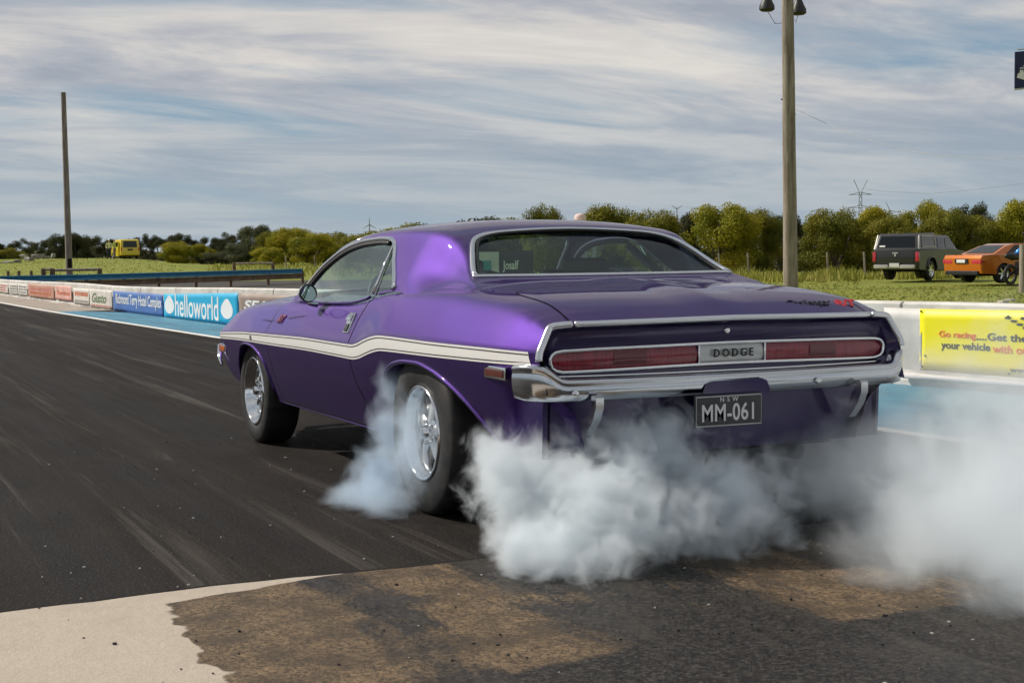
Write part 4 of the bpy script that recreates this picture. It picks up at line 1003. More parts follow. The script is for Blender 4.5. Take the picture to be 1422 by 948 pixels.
# ------------------------------------------------------------------ poles, posts, lines
m_pole = mat('weathered_pole', (.2, .16, .12), .85); nt_, bb = nodes(m_pole)
Lk(nt_, ramp(nt_, tex(nt_, 3.0, 7, .65, sc=(3, 3, .35)), [(.35, (.17, .135, .10)), (.52, (.28, .24, .185)), (.68, (.36, .32, .26))]), bb.inputs['Base Color']); bump(nt_, bb, tex(nt_, 8, 5, .6, sc=(3, 3, .2)), .4, .03)
def pole(base, h, r0_, r1, label, lean=(0, 0)):
    e = empty('timber_pole', base, 0, label, 'pole'); mb = MB(); n = 14
    mb.tube([(lean[0]*k/n+.006*math.sin(k*1.3), lean[1]*k/n, -.3+(h+.3)*k/n) for k in range(n+1)], [r0_+(r1-r0_)*k/n for k in range(n+1)], 14); mb.build('shaft', m_pole, e, smooth=True, angle=50)
    return e
pb = vz(98.5, 395, -.1); d1 = 66; pb = gz(99, d1, -.1)
P1 = pole(pb, 8.25, .155, .105, 'bare leaning timber pole standing alone behind the left wall', lean=(0, .05))
mb = MB(); mb.box((.0, .0, 8.2), (.10, .10, .12), bev=.02); mb.build('cap', m_dark, P1)
mb = MB(); mb.box((-.15, .0, .85), (.10, .16, .40), bev=.02); mb.build('junction_box', m_dark, P1)
pb2 = gz(1098, 46, -.12)
P2 = pole(pb2, 10.4, .225, .17, 'tall grey timber light pole rising from the grass behind the car', lean=(.02, .14))
for (uu, vv) in ((1065, 9), (1109, 14)):
    c0 = at(uu, vv, 46)-pb2; mb = MB(); mb.lathe([(.0, -.16), (.17, -.15), (.24, -.10), (.23, .02), (.15, .18), (.07, .40), (0, .42)], c0, 'z', 12)
    fl_ = mb.build('floodlight', mat('floodlight_black', (.02, .022, .02), .5), P2, smooth=True, angle=45)
    mb = MB(); s_ = 1 if uu > 1098 else -1
    mb.tube([c0+Vector((0, 0, .3)), c0+Vector((0, 0, .75))], .03, 6); mb.tube([c0+Vector((0, 0, .6)), at(1094, 2, 46)-pb2+Vector((0, 0, .5))], .03, 6); mb.build('bracket', m_dark, fl_)
    mb = MB(); w0 = c0+Vector((0, 0, -.12)); w1 = at(1088 if s_ < 0 else 1101, vv+23 if s_ < 0 else vv+10, 46)-pb2; mb.tube([w0, (w0+w1)/2+Vector((0, 0, -.22)), w1], .009, 5); mb.build('cord', m_dark, fl_)
mb = MB(); tie = at(1094, 138, 46)-pb2; mb.lathe([(.205, -.02), (.215, 0), (.205, .02)], tie, 'z', 16); mb.tube([at(1101, 143, 45.8)-pb2, at(1104, 160, 45.8)-pb2], .025, 6); mb.build('cable_tie', m_dark, P2)
cab = [at(u, v, d) for u, v, d in ((1101, 150, 46), (1150, 176, 45), (1200, 200, 44), (1250, 214, 43), (1300, 221, 42), (1350, 224, 41), (1422, 222, 40), (1600, 205, 38))]
mb = MB(); mb.tube(catm(resamp(cab, 1), 4), .006, 5); tag(mb.build('slack_cable', mat('cable_pale', (.55, .52, .46), .7)), 'thin slack cable drooping from the light pole to the right', 'cable')
cab = [at(u, v, 300) for u, v in ((1195, 262), (1230, 266), (1290, 269), (1350, 264), (1422, 255), (1600, 240))]
mb = MB(); mb.tube(cab, .022, 4); tag(mb.build('power_line', mat('wire_grey', (.30, .32, .35), .6)), 'faint power line running right from the distant pylon', 'power line')
ps = gz(1420, 40, -.12); mb = MB(); mb.tube([ps, ps+Vector((0, 0, .6)), ps+Vector((.01, 0, 1.28))], [.115, .11, .105], 12); tag(mb.build('fence_post', m_pole, smooth=True, angle=50), 'stout weathered post at the right edge in front of the orange coupe', 'post')
# blue sign high on the right
sp0 = at(1440, 97, 30); e = empty('hanging_sign', Vector((sp0.x, sp0.y, 0)), 0, 'dark blue sign with white map emblem high at the right edge', 'sign')
bx = rt*1.0; bx.z = 0; bx.normalize(); mb = MB(); cz_ = sp0.z; o0 = Vector((0, 0, cz_))
mb.prism([o0-bx*.45+Vector((0, 0, -.37)), o0+bx*.45+Vector((0, 0, -.30)), o0+bx*.45+Vector((0, 0, .42)), o0-bx*.45+Vector((0, 0, .35))], -Vector((bx.y, -bx.x, 0))*-.04); sg = mb.build('panel', clr('sign_navy', (.012, .02, .09)), e)
nn = (CAM-sp0); nn.z = 0; nn.normalize()
mp_pts = [(-.40, -.16), (-.35, .02), (-.24, .10), (-.16, .24), (-.02, .30), (.1, .2), (.22, .26), (.38, .05), (.36, -.12), (.2, -.22), (.0, -.12), (-.2, -.22)]
mb = MB(); mb.prism([o0+bx*a+Vector((0, 0, b_))+nn*.05 for a, b_ in mp_pts], nn*.004); mb.build('map_emblem', m_wh, sg)
f = Matrix((bx, Vector((0, 0, 1)), nn)).transposed().to_4x4(); f.translation = o0+nn*.056
fit_text('lettering', 'FUCHS', (-.38, .36, -.07, .07), f, clr('sign_ink', (.02, .03, .12)), sg, bold=.03)
fit_text('lettering_lower', 'OIL', (-.12, .12, -.30, -.24), f, m_wh, sg, bold=.02)
mb = MB(); mb.tube([o0-bx*.46+Vector((0, 0, -.39))+nn*.02, o0+bx*.5+Vector((0, 0, -.31))+nn*.02], .02, 6); mb.build('lower_bar', mat('bar_pale', (.6, .6, .58), .4), sg)
mb = MB(); mb.tube([bx*.52+Vector((0, 0, -.1)), bx*.52+Vector((0, 0, cz_+.6))], .06, 10); mb.tube([bx*.52+Vector((0, 0, cz_+.5)), bx*-.40+Vector((0, 0, cz_+.40))], .015, 6); mb.build('support_post', m_chrome_b, e)
# left: short fence posts and horse-rail barriers
for i, (u, v0, v1) in enumerate(((0, 375, 384), (14, 375.5, 384), (29, 375.5, 384), (46, 375.5, 384), (1.5-20, 375, 384))):
    p = gz(u, 62, -.12); mb = MB(); mb.tube([p, p+Vector((0, 0, .95-.35))], .06, 6); tag(mb.build('fence_post', m_rbr), 'short dark wooden post in the row left of the bare pole', 'post', 'short posts left of the bare pole')
def rail_barrier(u0, u1, d, z, label):
    e = empty('rail_barrier', gz(u0, d, -.12), 0, label, 'barrier'); a = gz(u0, d, -.12)-e.location; b_ = gz(u1, d, -.12)-e.location
    for q in (a, b_): mb = MB(); mb.box((q.x, q.y, z/2), (.16, .16, z)); mb.build('post', m_rbr, e)
    mb = MB(); mb.tube([a+Vector((0, 0, z-.05)), b_+Vector((0, 0, z-.03))], .055, 8); mb.build('rail', m_pole, e)
rail_barrier(63, 75, 60, .70, 'tiny low timber barrier left of the bare pole'); rail_barrier(76, 141, 60, .68, 'low timber rail barrier passing behind the bare pole')
rail_barrier(327, 381, 80, .72, 'low timber rail barrier in front of the left bushes'); 
for u in (400, 440, 1000, 950, 1040, 1150, 1201):
    d = 62 if u > 700 else 90; p = gz(u, d, -.12); mb = MB(); mb.tube([p, p+Vector((.03, .05, 1.05))], .045, 6)
    tag(mb.build('fence_post', m_pole), 'thin grey fence post in the long grass before the trees', 'post', 'thin fence posts along the tree line')
for (d, u0, u1) in ((62, 900, 1230),):
    mb = MB()
    for zz in (.35, .6, .85): mb.tube([gz(u0, d, zz-.12), gz((u0+u1)/2, d, zz-.16), gz(u1, d, zz-.12)], .006, 4)
    tag(mb.build('fence_wire', m_dark), 'thin wires strung between the posts before the right trees', 'wire')
# pylon and distant masts
m_steel = mat('distant_steel', (.20, .23, .26), .6)
pc_ = gz(1194, 420, -1); Sx = rt.copy(); Sx.z = 0; Sx.normalize(); mb = MB(); H_ = 20.6
def pt_(a, h): return pc_+Sx*a+Vector((0, 0, h))
for s_ in (-1, 1):
    mb.tube([pt_(s_*1.6, 0), pt_(s_*.45, 11), pt_(s_*.35, 17.3), pt_(s_*1.9, H_)], .09, 4)
for k_ in range(9):
    h0_, h1_ = k_*1.9, (k_+1)*1.9; w0 = 1.6-.105*h0_ if h0_ < 11 else .4; w1 = 1.6-.105*h1_ if h1_ < 11 else .4
    mb.tube([pt_(-w0, h0_), pt_(w1, h1_)], .06, 4); mb.tube([pt_(w0, h0_), pt_(-w1, h1_)], .06, 4)
for h_, w_ in ((13.2, 3.2), (16.8, 3.2)): mb.tube([pt_(-w_, h_-.3), pt_(-w_*.5, h_), pt_(0, h_+.35), pt_(w_*.5, h_), pt_(w_, h_-.3)], .085, 4); mb.tube([pt_(-w_, h_-.3), pt_(w_, h_-.3)], .06, 4)
tag(mb.build('power_pylon', m_steel), 'lattice electricity pylon rising over the trees right of the light pole', 'pylon')
def turbine(u, vt, d, rr_, label, ph):
    top = at(u, vt, d); e = empty('wind_turbine', (top.x, top.y, 0), 0, label, 'wind turbine', 'distant wind turbines on the horizon'); z = top.z
    mb = MB(); mb.tube([(0, 0, 0), (0, 0, z)], [.38, .22], 6); mb.build('tower', m_steel, e)
    for k_ in range(3):
        a = ph+2*math.pi*k_/3; mb = MB(); mb.tube([(0, 0, z), tuple(Sx*math.cos(a)*rr_+Vector((0, 0, z+math.sin(a)*rr_)))], [.24, .08], 5); mb.build('blade', m_steel, e)
turbine(513, 312, 700, 3.6, 'tiny wind turbine just left of the car roof', 1.57); turbine(940, 290, 700, 3.0, 'tiny wind turbine over the trees behind the rear window', .5); turbine(1236, 293, 700, 4.6, 'faint wind turbine right of the lattice pylon', 2.0); turbine(404, 322, 800, 2.6, 'faint wind turbine above the left yellow green bush', .3); turbine(659, 304, 800, 2.2, 'faint turbine tip just over the middle of the car roof', .9)

# ------------------------------------------------------------------ trees
def leafm(name, c1, c2, c3):
    m = mat(name, c1, .75, spec=.2); nt_, bb = nodes(m); g = N(nt_, 'ShaderNodeNewGeometry')
    o_ = N(nt_, 'ShaderNodeObjectInfo')
    f_ = tex(nt_, .9, 4, .6); c = ramp(nt_, f_, [(.38, c1), (.52, c2), (.66, c3)])
    c = mix(nt_, ramp(nt_, g.outputs['Random Per Island'], [(0, .0), (1, .55)]), c, c2); Lk(nt_, c, bb.inputs['Base Color'])
    tr = N(nt_, 'ShaderNodeBsdfTranslucent'); Lk(nt_, c, tr.inputs[0]); ms = N(nt_, 'ShaderNodeMixShader'); ms.inputs[0].default_value = .25
    Lk(nt_, bb.outputs[0], ms.inputs[1]); Lk(nt_, tr.outputs[0], ms.inputs[2]); Lk(nt_, ms.outputs[0], nt_.nodes['Material Output'].inputs[0]); return m
L_ol = leafm('olive_leaves', (.10, .12, .016), (.21, .20, .024), (.36, .28, .035))
L_yl = leafm('yellow_green_leaves', (.13, .165, .014), (.32, .29, .02), (.50, .38, .035))
L_dk = leafm('dark_gum_leaves', (.034, .042, .018), (.065, .072, .028), (.11, .095, .034))
L_gr = leafm('grey_green_leaves', (.070, .080, .040), (.12, .13, .065), (.17, .17, .09))
m_trunk = dirty('bark', (.09, .07, .05), (.16, .13, .10), 4, .9)
def crown_mesh(seed, n, style):
    r = random.Random(seed); mb = MB(); cl = []
    if style == 'bush':      # dense rounded coastal tree, foliage nearly down to the ground
        for k_ in range(46):
            a = r.random()*6.28; h = r.random()**.8; rad = .50*math.sqrt(max(.02, 1-(h*1.05-.25)**2*1.1))*r.uniform(.55, 1)
            cl.append((Vector((rad*math.cos(a), rad*math.sin(a), .10+h*.78)), r.uniform(.11, .20)))
    elif style == 'gum':     # umbrella shaped clusters on bare limbs
        for k_ in range(20):
            a = r.random()*6.28; rad = .55*math.sqrt(r.random()); cl.append((Vector((rad*math.cos(a), rad*math.sin(a), .90-rad*rad*.9+r.uniform(-.12, .05))), r.uniform(.09, .16)))
        for k_ in range(9):
            a = r.random()*6.28; rad = .45*math.sqrt(r.random()); cl.append((Vector((rad*math.cos(a), rad*math.sin(a), r.uniform(.15, .6))), r.uniform(.08, .15)))
    else:                    # pine: layered
        for k_ in range(30):
            h = k_/30; a = r.random()*6.28; rad = (1-h)*.42*r.uniform(.4, 1); cl.append((Vector((rad*math.cos(a), rad*math.sin(a), .2+h*.78)), .10*(1.2-h*.8)))
    w_ = [c[1]**2 for c in cl]; tot = sum(w_)
    for (c, R_), ww in zip(cl, w_):
        for _ in range(int(n*ww/tot)):
            d = Vector((r.gauss(0, 1), r.gauss(0, 1), r.gauss(0, 1))).normalized(); rr_ = R_*(r.random()**.35); p = c+Vector((d.x, d.y, d.z*.8))*rr_*r.uniform(.9, 1.18)
            if p.z < .01: continue
            s = r.uniform(.010, .020); a = Vector((r.gauss(0, 1), r.gauss(0, 1), r.gauss(0, 1))).normalized(); b_ = a.cross(d+a*.1).normalized(); a = (a+d*.4).normalized()
            mb.add([p-a*s, p+b_*s*.55, p+a*s, p-b_*s*.55], [(0, 1, 2, 3)])
    return mb
def trunk_mb(seed, style):
    r = random.Random(seed); mb = MB(); base = Vector((0, 0, -.02))
    for k_ in range(4 if style != 'pine' else 1):
        a = r.random()*6.28; tip = Vector((math.cos(a)*.33, math.sin(a)*.33, .72)) if style != 'pine' else Vector((0, 0, .95)); mid = tip*.45+Vector((r.uniform(-.04, .04), r.uniform(-.04, .04), .06))
        mb.tube([base, mid*.5, mid, tip], [.030, .024, .016, .005], 6)
    return mb
protos = {}
def tree(u, vtop, d, wpx, style, lm, label, group, seed, zb_=-.15):
    base = gz(u, d, zb_); top = at(u, vtop, d).z; h = top-zb_; wd = wpx*d/FPX
    key = (style, lm.name, seed % 3)
    e = empty(('bushy_tree' if style == 'bush' else 'gum_tree' if style == 'gum' else 'pine_tree'), base, (seed*1.7) % 6.28, label, 'tree', group); e.scale = (wd*.92, wd*.92, h*1.03)
    if key not in protos:
        c = crown_mesh(seed*13+5, 26000 if style == 'bush' else 13000, style).build('crown', lm, e, fix=False); t = trunk_mb(seed, style).build('trunk', m_trunk, e, smooth=True); protos[key] = (c.data, t.data)
    else:
        for nm, me in zip(('crown', 'trunk'), protos[key]):
            o = bpy.data.objects.new(nm, me); COL.objects.link(o); o.parent = e
    return e
GR, GL = 'coastal trees in the line behind the right grass', 'trees on the left horizon'
TR = [  # u, top, depth, width px, style, leaves, label
 (700, 304, 72, 90, 'bush', L_ol, 'low olive bush top just showing over the middle of the car roof'),
 (757, 287, 68, 65, 'bush', L_ol, 'olive treetop showing over the roof left of the pink cap'),
 (845, 284, 68, 104, 'bush', L_ol, 'olive tree over the roof right of the pink cap'),
 (905, 294, 66, 92, 'bush', L_ol, 'lower olive tree over the falling roof line'),
 (950, 297, 69, 65, 'bush', L_dk, 'dark tree filling the dip behind the rear window corner'),
 (1002, 283, 65, 110, 'bush', L_yl, 'broad yellow green tree just left of the light pole'),
 (1052, 293, 67, 76, 'bush', L_ol, 'olive tree touching the left side of the light pole'),
 (1083, 288, 70, 55, 'gum', L_dk, 'dark upright tree directly behind the light pole'),
 (1126, 310, 80, 65, 'gum', L_dk, 'dark round tree in the gap right of the light pole'),
 (1158, 292, 65, 98, 'bush', L_ol, 'olive tree between the light pole and the pylon'),
 (1200, 288, 67, 87, 'bush', L_yl, 'yellowish tree below the pylon'),
 (1236, 299, 64, 82, 'bush', L_ol, 'lower olive tree behind the ute canopy'),
 (1280, 281, 68, 79, 'bush', L_yl, 'tall yellow green tree behind the ute cab'),
 (1312, 292, 65, 76, 'bush', L_ol, 'olive tree between the ute cab and the coupe'),
 (1345, 282, 78, 63, 'gum', L_dk, 'flat topped dark gum standing above the others at the right'),
 (1352, 300, 65, 82, 'bush', L_ol, 'olive tree right behind the coupe roof'),
 (1388, 297, 66, 65, 'bush', L_gr, 'grey green tree left of the tall one at the right edge'),
 (1424, 275, 64, 92, 'bush', L_yl, 'tall yellow green tree cut by the right edge'),
 (1480, 287, 66, 98, 'bush', L_ol, 'olive tree just beyond the right edge'),
 (665, 303, 72, 115, 'bush', L_dk, 'dark bush seen through the rear window at left'),
 (600, 309, 80, 140, 'bush', L_ol, 'olive bush seen through the side window'),
 (540, 319, 90, 140, 'bush', L_ol, 'olive bush behind the windscreen pillar'),
 (-5, 320, 150, 62, 'pine', L_dk, 'dark pine cut by the left edge'),
 (8, 343, 150, 62, 'bush', L_ol, 'orange green bush under the dark pine'),
 (34, 333, 170, 42, 'gum', L_dk, 'small domed dark tree left of the bare pole'),
 (66, 330, 165, 32, 'gum', L_dk, 'narrow dark tree between the domed tree and the bare pole'),
 (86, 325, 155, 45, 'bush', L_dk, 'dark tree just left of the bare pole'),
 (112, 325, 155, 45, 'bush', L_dk, 'dark tree just right of the bare pole'),
 (142, 327, 165, 55, 'gum', L_dk, 'wide dark gum behind the two people'),
 (170, 332, 165, 50, 'gum', L_dk, 'dark gum behind the yellow van'),
 (205, 327, 170, 37, 'gum', L_dk, 'dark gum right of the yellow van'),
 (228, 326, 170, 42, 'gum', L_dk, 'round headed gum above the yellow bush'),
 (252, 324, 172, 47, 'gum', L_dk, 'open crowned gum above the yellow bush'),
 (250, 336, 150, 52, 'bush', L_yl, 'bright yellow green bush at the foot of the mound'),
 (283, 339, 150, 37, 'bush', L_yl, 'small yellow bush right of the bright one'),
 (298, 329, 170, 42, 'gum', L_dk, 'dark airy gum midway along the left tree line'),
 (318, 325, 172, 45, 'gum', L_dk, 'dark airy gum right of its twin above the rail barrier'),
 (300, 349, 150, 50, 'bush', L_gr, 'low grey green shrub under the airy gums'),
 (336, 338, 150, 50, 'bush', L_gr, 'low grey green shrub left of the big pale tree'),
 (356, 314, 150, 57, 'bush', L_gr, 'big pale grey green tree above the rail barrier'),
 (385, 321, 148, 60, 'bush', L_ol, 'olive tree between the pale tree and the yellow one'),
 (408, 316, 145, 70, 'bush', L_yl, 'yellow green tree left of the car pillar'),
 (435, 324, 142, 70, 'bush', L_yl, 'golden green bush nearest the car pillar'),
 (462, 323, 148, 62, 'bush', L_ol, 'olive bush partly behind the car pillar'),
 (375, 343, 138, 50, 'bush', L_yl, 'low yellow green shrub beneath the pale tree'),
]
for i, (u, vt, d, wpx, st_, lm, lb) in enumerate(TR): tree(u, vt, d, wpx, st_, lm, lb, GR if u > 500 else GL, i+1)
# far band of scrub closing the horizon
mb = MB(); r = random.Random(4)
for i in range(26000):
    u = r.uniform(-150, 1650); d = r.uniform(176, 215) if u < 620 else r.uniform(74, 88); q = math.sin(u*.035)+.6*math.sin(u*.083+1); top = (347+q*3.5 if u < 620 else 312+q*5)
    zt_ = at(u, top, d).z; z = -.2+(zt_+.2)*r.random(); p = gz(u, d, z); s = r.uniform(.12, .26)*(d/130+.2); a = Vector((r.gauss(0, 1), r.gauss(0, 1), r.gauss(0, 1))).normalized(); b_ = a.orthogonal().normalized()
    mb.add([p-a*s, p+b_*s*.6, p+a*s, p-b_*s*.6], [(0, 1, 2, 3)])
tag(mb.build('far_scrub', L_dk, fix=False), 'dark band of scrub filling the gaps along the horizon', 'scrub', kind='stuff')
# long grass tufts
m_tuft = leafm('long_grass', (.16, .205, .03), (.32, .31, .06), (.48, .40, .16))
mb = MB(); r = random.Random(9)
for i in range(16000):
    k_ = r.random()
    if k_ < .62: u = r.uniform(880, 1500); d = 15.5+r.random()**.7*0+ r.uniform(0, 1)**1.4*44; hh = .025+.03*r.random() if d < 53 else .2+.3*r.random()
    elif k_ < .80: u = r.uniform(900, 1500); d = r.uniform(55, 64); hh = r.uniform(.12, .45)*(1+.4*math.sin(u*.05))
    else: u = r.uniform(-50, 560); d = r.uniform(75, 140); hh = r.uniform(.04, .10) if u < 290 else r.uniform(.1, .5)
    zb_ = terrain(*gz(u, d).xy[:]) if True else 0
    if u > 1195 and 47 < d < 57: continue
    p = gz(u, d, zb_); a = r.random()*6.28; w_ = r.uniform(.012, .03)*(1+d/60); dx = Vector((math.cos(a), math.sin(a), 0))*w_; ln = Vector((r.gauss(0, .25), r.gauss(0, .25), 1))*hh
    mb.add([p-dx, p+dx, p+ln], [(0, 1, 2)])
tag(mb.build('long_grass', m_tuft, fix=False), 'tufts of long green and straw coloured grass', 'grass', kind='stuff')
# grey blocks and logs on the rise, far left
for i, (u, v, w_, h_) in enumerate(((3, 366, 12, 5), (13, 364.5, 14, 4), (25, 362, 14, 5), (40, 359, 12, 5), (50, 356.5, 12, 6), (57, 355, 9, 6), (66, 357, 10, 4), (74, 355, 7, 7), (33, 356, 10, 6))):
    d = 120+i; p = at(u, v+2, d); mb = MB(); k_ = d/FPX; mb.box(p+Vector((0, 0, h_*k_*.3)), (w_*k_*.7, w_*k_, h_*k_), rz=i*.7, bev=h_*k_*.22)
    for j, v_ in enumerate(mb.v): v_ = Vector(v_); mb.v[j] = tuple(v_+Vector((mnoise.noise(v_*2), mnoise.noise(v_*2+Vector((3, 0, 0))), mnoise.noise(v_*2+Vector((0, 5, 0)))))*.12)
    tag(mb.build('stone_block', clr('block_grey', (.30, .29, .25), c2=(.16, .15, .12)), smooth=True, angle=50), 'rough grey block in the heap at the far left of the grassy rise', 'stone', 'grey blocks heaped at the far left')
# stones and litter in the right verge
for i, (u, d) in enumerate(((1343, 31), (1362, 29.5), (1402, 34), (1392, 33))):
    p = gz(u, d, -.1); mb = MB(); mb.box(p, (.22, .16, .08), rz=i, bev=.025); tag(mb.build('stone', clr('stone_pale', (.5, .45, .36))), 'pale stone lying in the grass in front of the parked coupe', 'stone', 'pale stones in the right verge')
# pale concrete strip behind the wall on the right
mb = MB(); P = []
for x in np.linspace(-9, 14, 14): y = wall_y(x); P.append([(x, y-.30, -.02), (x+.1, y-.95, -.03)])
mb.grid(P); tag(mb.build('path', m_road2, fix=False), kind='structure')

# ------------------------------------------------------------------ parked vehicles
def hull(name, prof, m, par, half, crown=.0, taper=None, steps=1, z_t=None):
    """extruded side profile (x,z polygon) with rounded, tapering sides"""
    bm = bmesh.new(); k = len(prof); lay = [(-1, .90), (-.97, .975), (-.90, 1), (.90, 1), (.97, .975), (1, .90)]
    cx_ = sum(p[0] for p in prof)/k; cz_ = sum(p[1] for p in prof)/k; rings = []
    for q, sc_ in lay:
        ring = []
        for x, z in prof:
            hw = half*(taper(x, z) if taper else 1); ring.append(bm.verts.new((cx_+(x-cx_)*(1-(1-sc_)*.18), q*hw, cz_+(z-cz_)*(1-(1-sc_)*.35))))
        rings.append(ring)
    for a, b_ in zip(rings, rings[1:]):
        for i in range(k): bm.faces.new((a[i], a[(i+1) % k], b_[(i+1) % k], b_[i]))
    bm.faces.new(rings[0]); bm.faces.new(rings[-1][::-1]); bmesh.ops.recalc_face_normals(bm, faces=bm.faces)
    me = bpy.data.meshes.new(name); bm.to_mesh(me); bm.free(); me.materials.append(m); me.polygons.foreach_set('use_smooth', [True]*len(me.polygons)); me.set_sharp_from_angle(angle=R(32))
    o = bpy.data.objects.new(name, me); COL.objects.link(o); o.parent = par; return o
def arc_(x0, r_, z0, n=9):
    """wheel opening points from rear to front along the lower edge"""
    return [(x0-r_*math.cos(math.pi*i/n), z0+r_*math.sin(math.pi*i/n)) for i in range(n+1)]
def small_wheel(par, x, y, r_, w_, side, mrim=m_alloy):
    e = empty('wheel', (x, y, r_)); e.parent = par; mb = MB(); s_ = -side
    mb.lathe([(r_*.66, 0), (r_*.9, -.0*s_), (r_, s_*.03), (r_, s_*(w_-.03)), (r_*.9, s_*w_), (r_*.4, s_*w_)], (0, 0, 0), 'y', 28); mb.build('tyre', m_tyre, e, smooth=True, angle=40)
    mb = MB(); mb.lathe([(r_*.67, s_*.0), (r_*.62, s_*.02), (r_*.58, s_*.06)], (0, 0, 0), 'y', 28); mb.lathe([(0, s_*.012), (r_*.14, s_*.018), (r_*.16, s_*.05)], (0, 0, 0), 'y', 14)
    for k_ in range(6):
        a = k_*math.pi/3; ca, sa = math.cos(a), math.sin(a); w2 = r_*.10
        mb.add([(r_*.1*ca-w2*sa, s_*.025, r_*.1*sa+w2*ca), (r_*.1*ca+w2*sa, s_*.025, r_*.1*sa-w2*ca), (r_*.62*ca+w2*sa, s_*.02, r_*.62*sa-w2*ca), (r_*.62*ca-w2*sa, s_*.02, r_*.62*sa+w2*ca)], [(0, 1, 2, 3)])
    rm_ = mb.build('rim', mrim, e, smooth=True, angle=40); mb = MB(); mb.lathe([(0, s_*.07), (r_*.62, s_*.07)], (0, 0, 0), 'y', 20); mb.build('brake', m_dark, rm_)
def quad(mb, a, b_, c, d): mb.add([a, b_, c, d], [(0, 1, 2, 3)])
def facing(u, ang):
    """heading of a vehicle pointing away from the camera and turned ang degrees to the right"""
    p = gz(u, 10); d = p-Vector((CAM.x, CAM.y, 0)); return math.atan2(d.y, d.x)-R(ang)
# grey ute with canopy: x forward, origin at the tailgate ground
m_ugrey = mat('gunmetal_paint', (.040, .041, .040), .35, .5, .6); m_can = mat('canopy_paint', (.035, .035, .034), .35, .3, .5); m_silv = mat('silver_trim', (.62, .60, .56), .3, .5)
m_tl = mat('tail_lamp_red', (.55, .03, .05), .25, 0, .6); m_wpl = mat('white_plate', (.75, .75, .72), .4)
ute = empty('parked_ute', gz(1243, 52.5, -.05), facing(1243, 24), 'dark grey ute with matching canopy parked on the grass before the trees', 'ute'); ute.scale = (.94,)*3
K = 5.0
low = [(0, .52), (.05, .40), (.75, .38)] + arc_(1.20, .43, .42) + [(1.68, .36), (3.5, .36)] + arc_(4.08, .43, .42) + [(4.6, .38), (5.02, .45), (5.05, .78), (4.95, 1.02), (3.75, 1.12), (3.2, 1.16), (.02, 1.14), (-.01, 1.0)]
hull('body', low, m_ugrey, ute, .90)
cab_ = [(1.78, 1.14), (1.80, 1.62), (1.95, 1.68), (2.95, 1.67), (3.15, 1.60), (3.78, 1.12)]
cb = hull('cab', cab_, m_ugrey, ute, .84, taper=lambda x, z: 1 if z < 1.3 else .90)
cn = hull('canopy', [(.02, 1.14), (.22, 1.66), (.34, 1.74), (1.70, 1.76), (1.74, 1.70), (1.74, 1.14)], m_can, ute, .87, taper=lambda x, z: 1 if z < 1.3 else .90)
mb = MB(); quad(mb, (.065, .74, 1.21), (.065, -.74, 1.21), (.225, -.66, 1.64), (.225, .66, 1.64)); mb.v = [(x-.02, y, z) for x, y, z in mb.v]; gw = mb.build('rear_window', m_glass_dark, cn, fix=False)
mb = MB(); mb.box((.05, .55, 1.27), (.01, .22, .06), rot=Matrix.Rotation(.35, 3, 'Y')); mb.build('white_sticker', m_wpl, gw)
for s_ in (-1, 1):
    mb = MB(); quad(mb, (.42, s_*.862, 1.26), (1.58, s_*.862, 1.26), (1.54, s_*.800, 1.62), (.50, s_*.800, 1.62)); gw = mb.build('canopy_window', m_glass_dark, cn, fix=False)
    mb = MB(); mb.tube([(.40, s_*.87, 1.24), (1.60, s_*.87, 1.24), (1.56, s_*.80, 1.64), (.48, s_*.80, 1.64)], .02, 6, closed=True); mb.build('window_frame', m_silv if s_ < 0 else m_black, gw)
    for xa_, xb_, xc, xd_ in ((1.90, 2.55, 2.52, 1.95), (2.66, 3.55, 3.08, 2.66)):
        mb = MB(); quad(mb, (xa_, s_*.845, 1.20), (xb_, s_*.845, 1.20), (xc, s_*.775, 1.58), (xd_, s_*.775, 1.58)); mb.build('door_window', m_glass_dark, cb, fix=False)
    mb = MB(); mb.box((.02, s_*.84, .88), (.10, .13, .36), bev=.03); mb.build('tail_lamp', m_tl, ute, smooth=True, angle=40)
    mb = MB(); mb.tube([(.06, s_*.86, 1.16), (.24, s_*.80, 1.68)], .03, 6); mb.build('canopy_corner_strip', m_silv, cn)
    mb = MB(); mb.tube([(x, s_*.905, z) for x, z in arc_(1.20, .45, .42)], .04, 6); mb.build('wheel_flare', m_ugrey, ute, smooth=True)
    small_wheel(ute, 1.20, s_*.885, .37, .24, s_); small_wheel(ute, 4.08, s_*.885, .37, .24, s_)
mb = MB(); mb.box((-.02, 0, .86), (.03, 1.45, .44), bev=.01); tg = mb.build('tailgate', m_ugrey, ute, smooth=True, angle=40)
mb = MB(); mb.box((-.045, 0, 1.02), (.02, .22, .05), bev=.008); mb.box((-.045, 0, .94), (.02, .07, .09), bev=.01); mb.build('tailgate_handle', m_silv, tg)
mb = MB(); mb.box((-.10, .52, .52), (.16, .55, .14), bev=.03); mb.box((-.10, -.52, .52), (.16, .55, .14), bev=.03); mb.box((-.06, 0, .50), (.10, .6, .10), bev=.02); mb.build('rear_bumper', m_silv, ute, smooth=True, angle=40)
mb = MB(); mb.box((-.12, 0, .58), (.02, .38, .14)); mb.build('number_plate', m_wpl, ute)
mb = MB(); mb.box((2.5, 0, .45), (4.6, 1.2, .25)); mb.build('underbody', m_dark, ute)
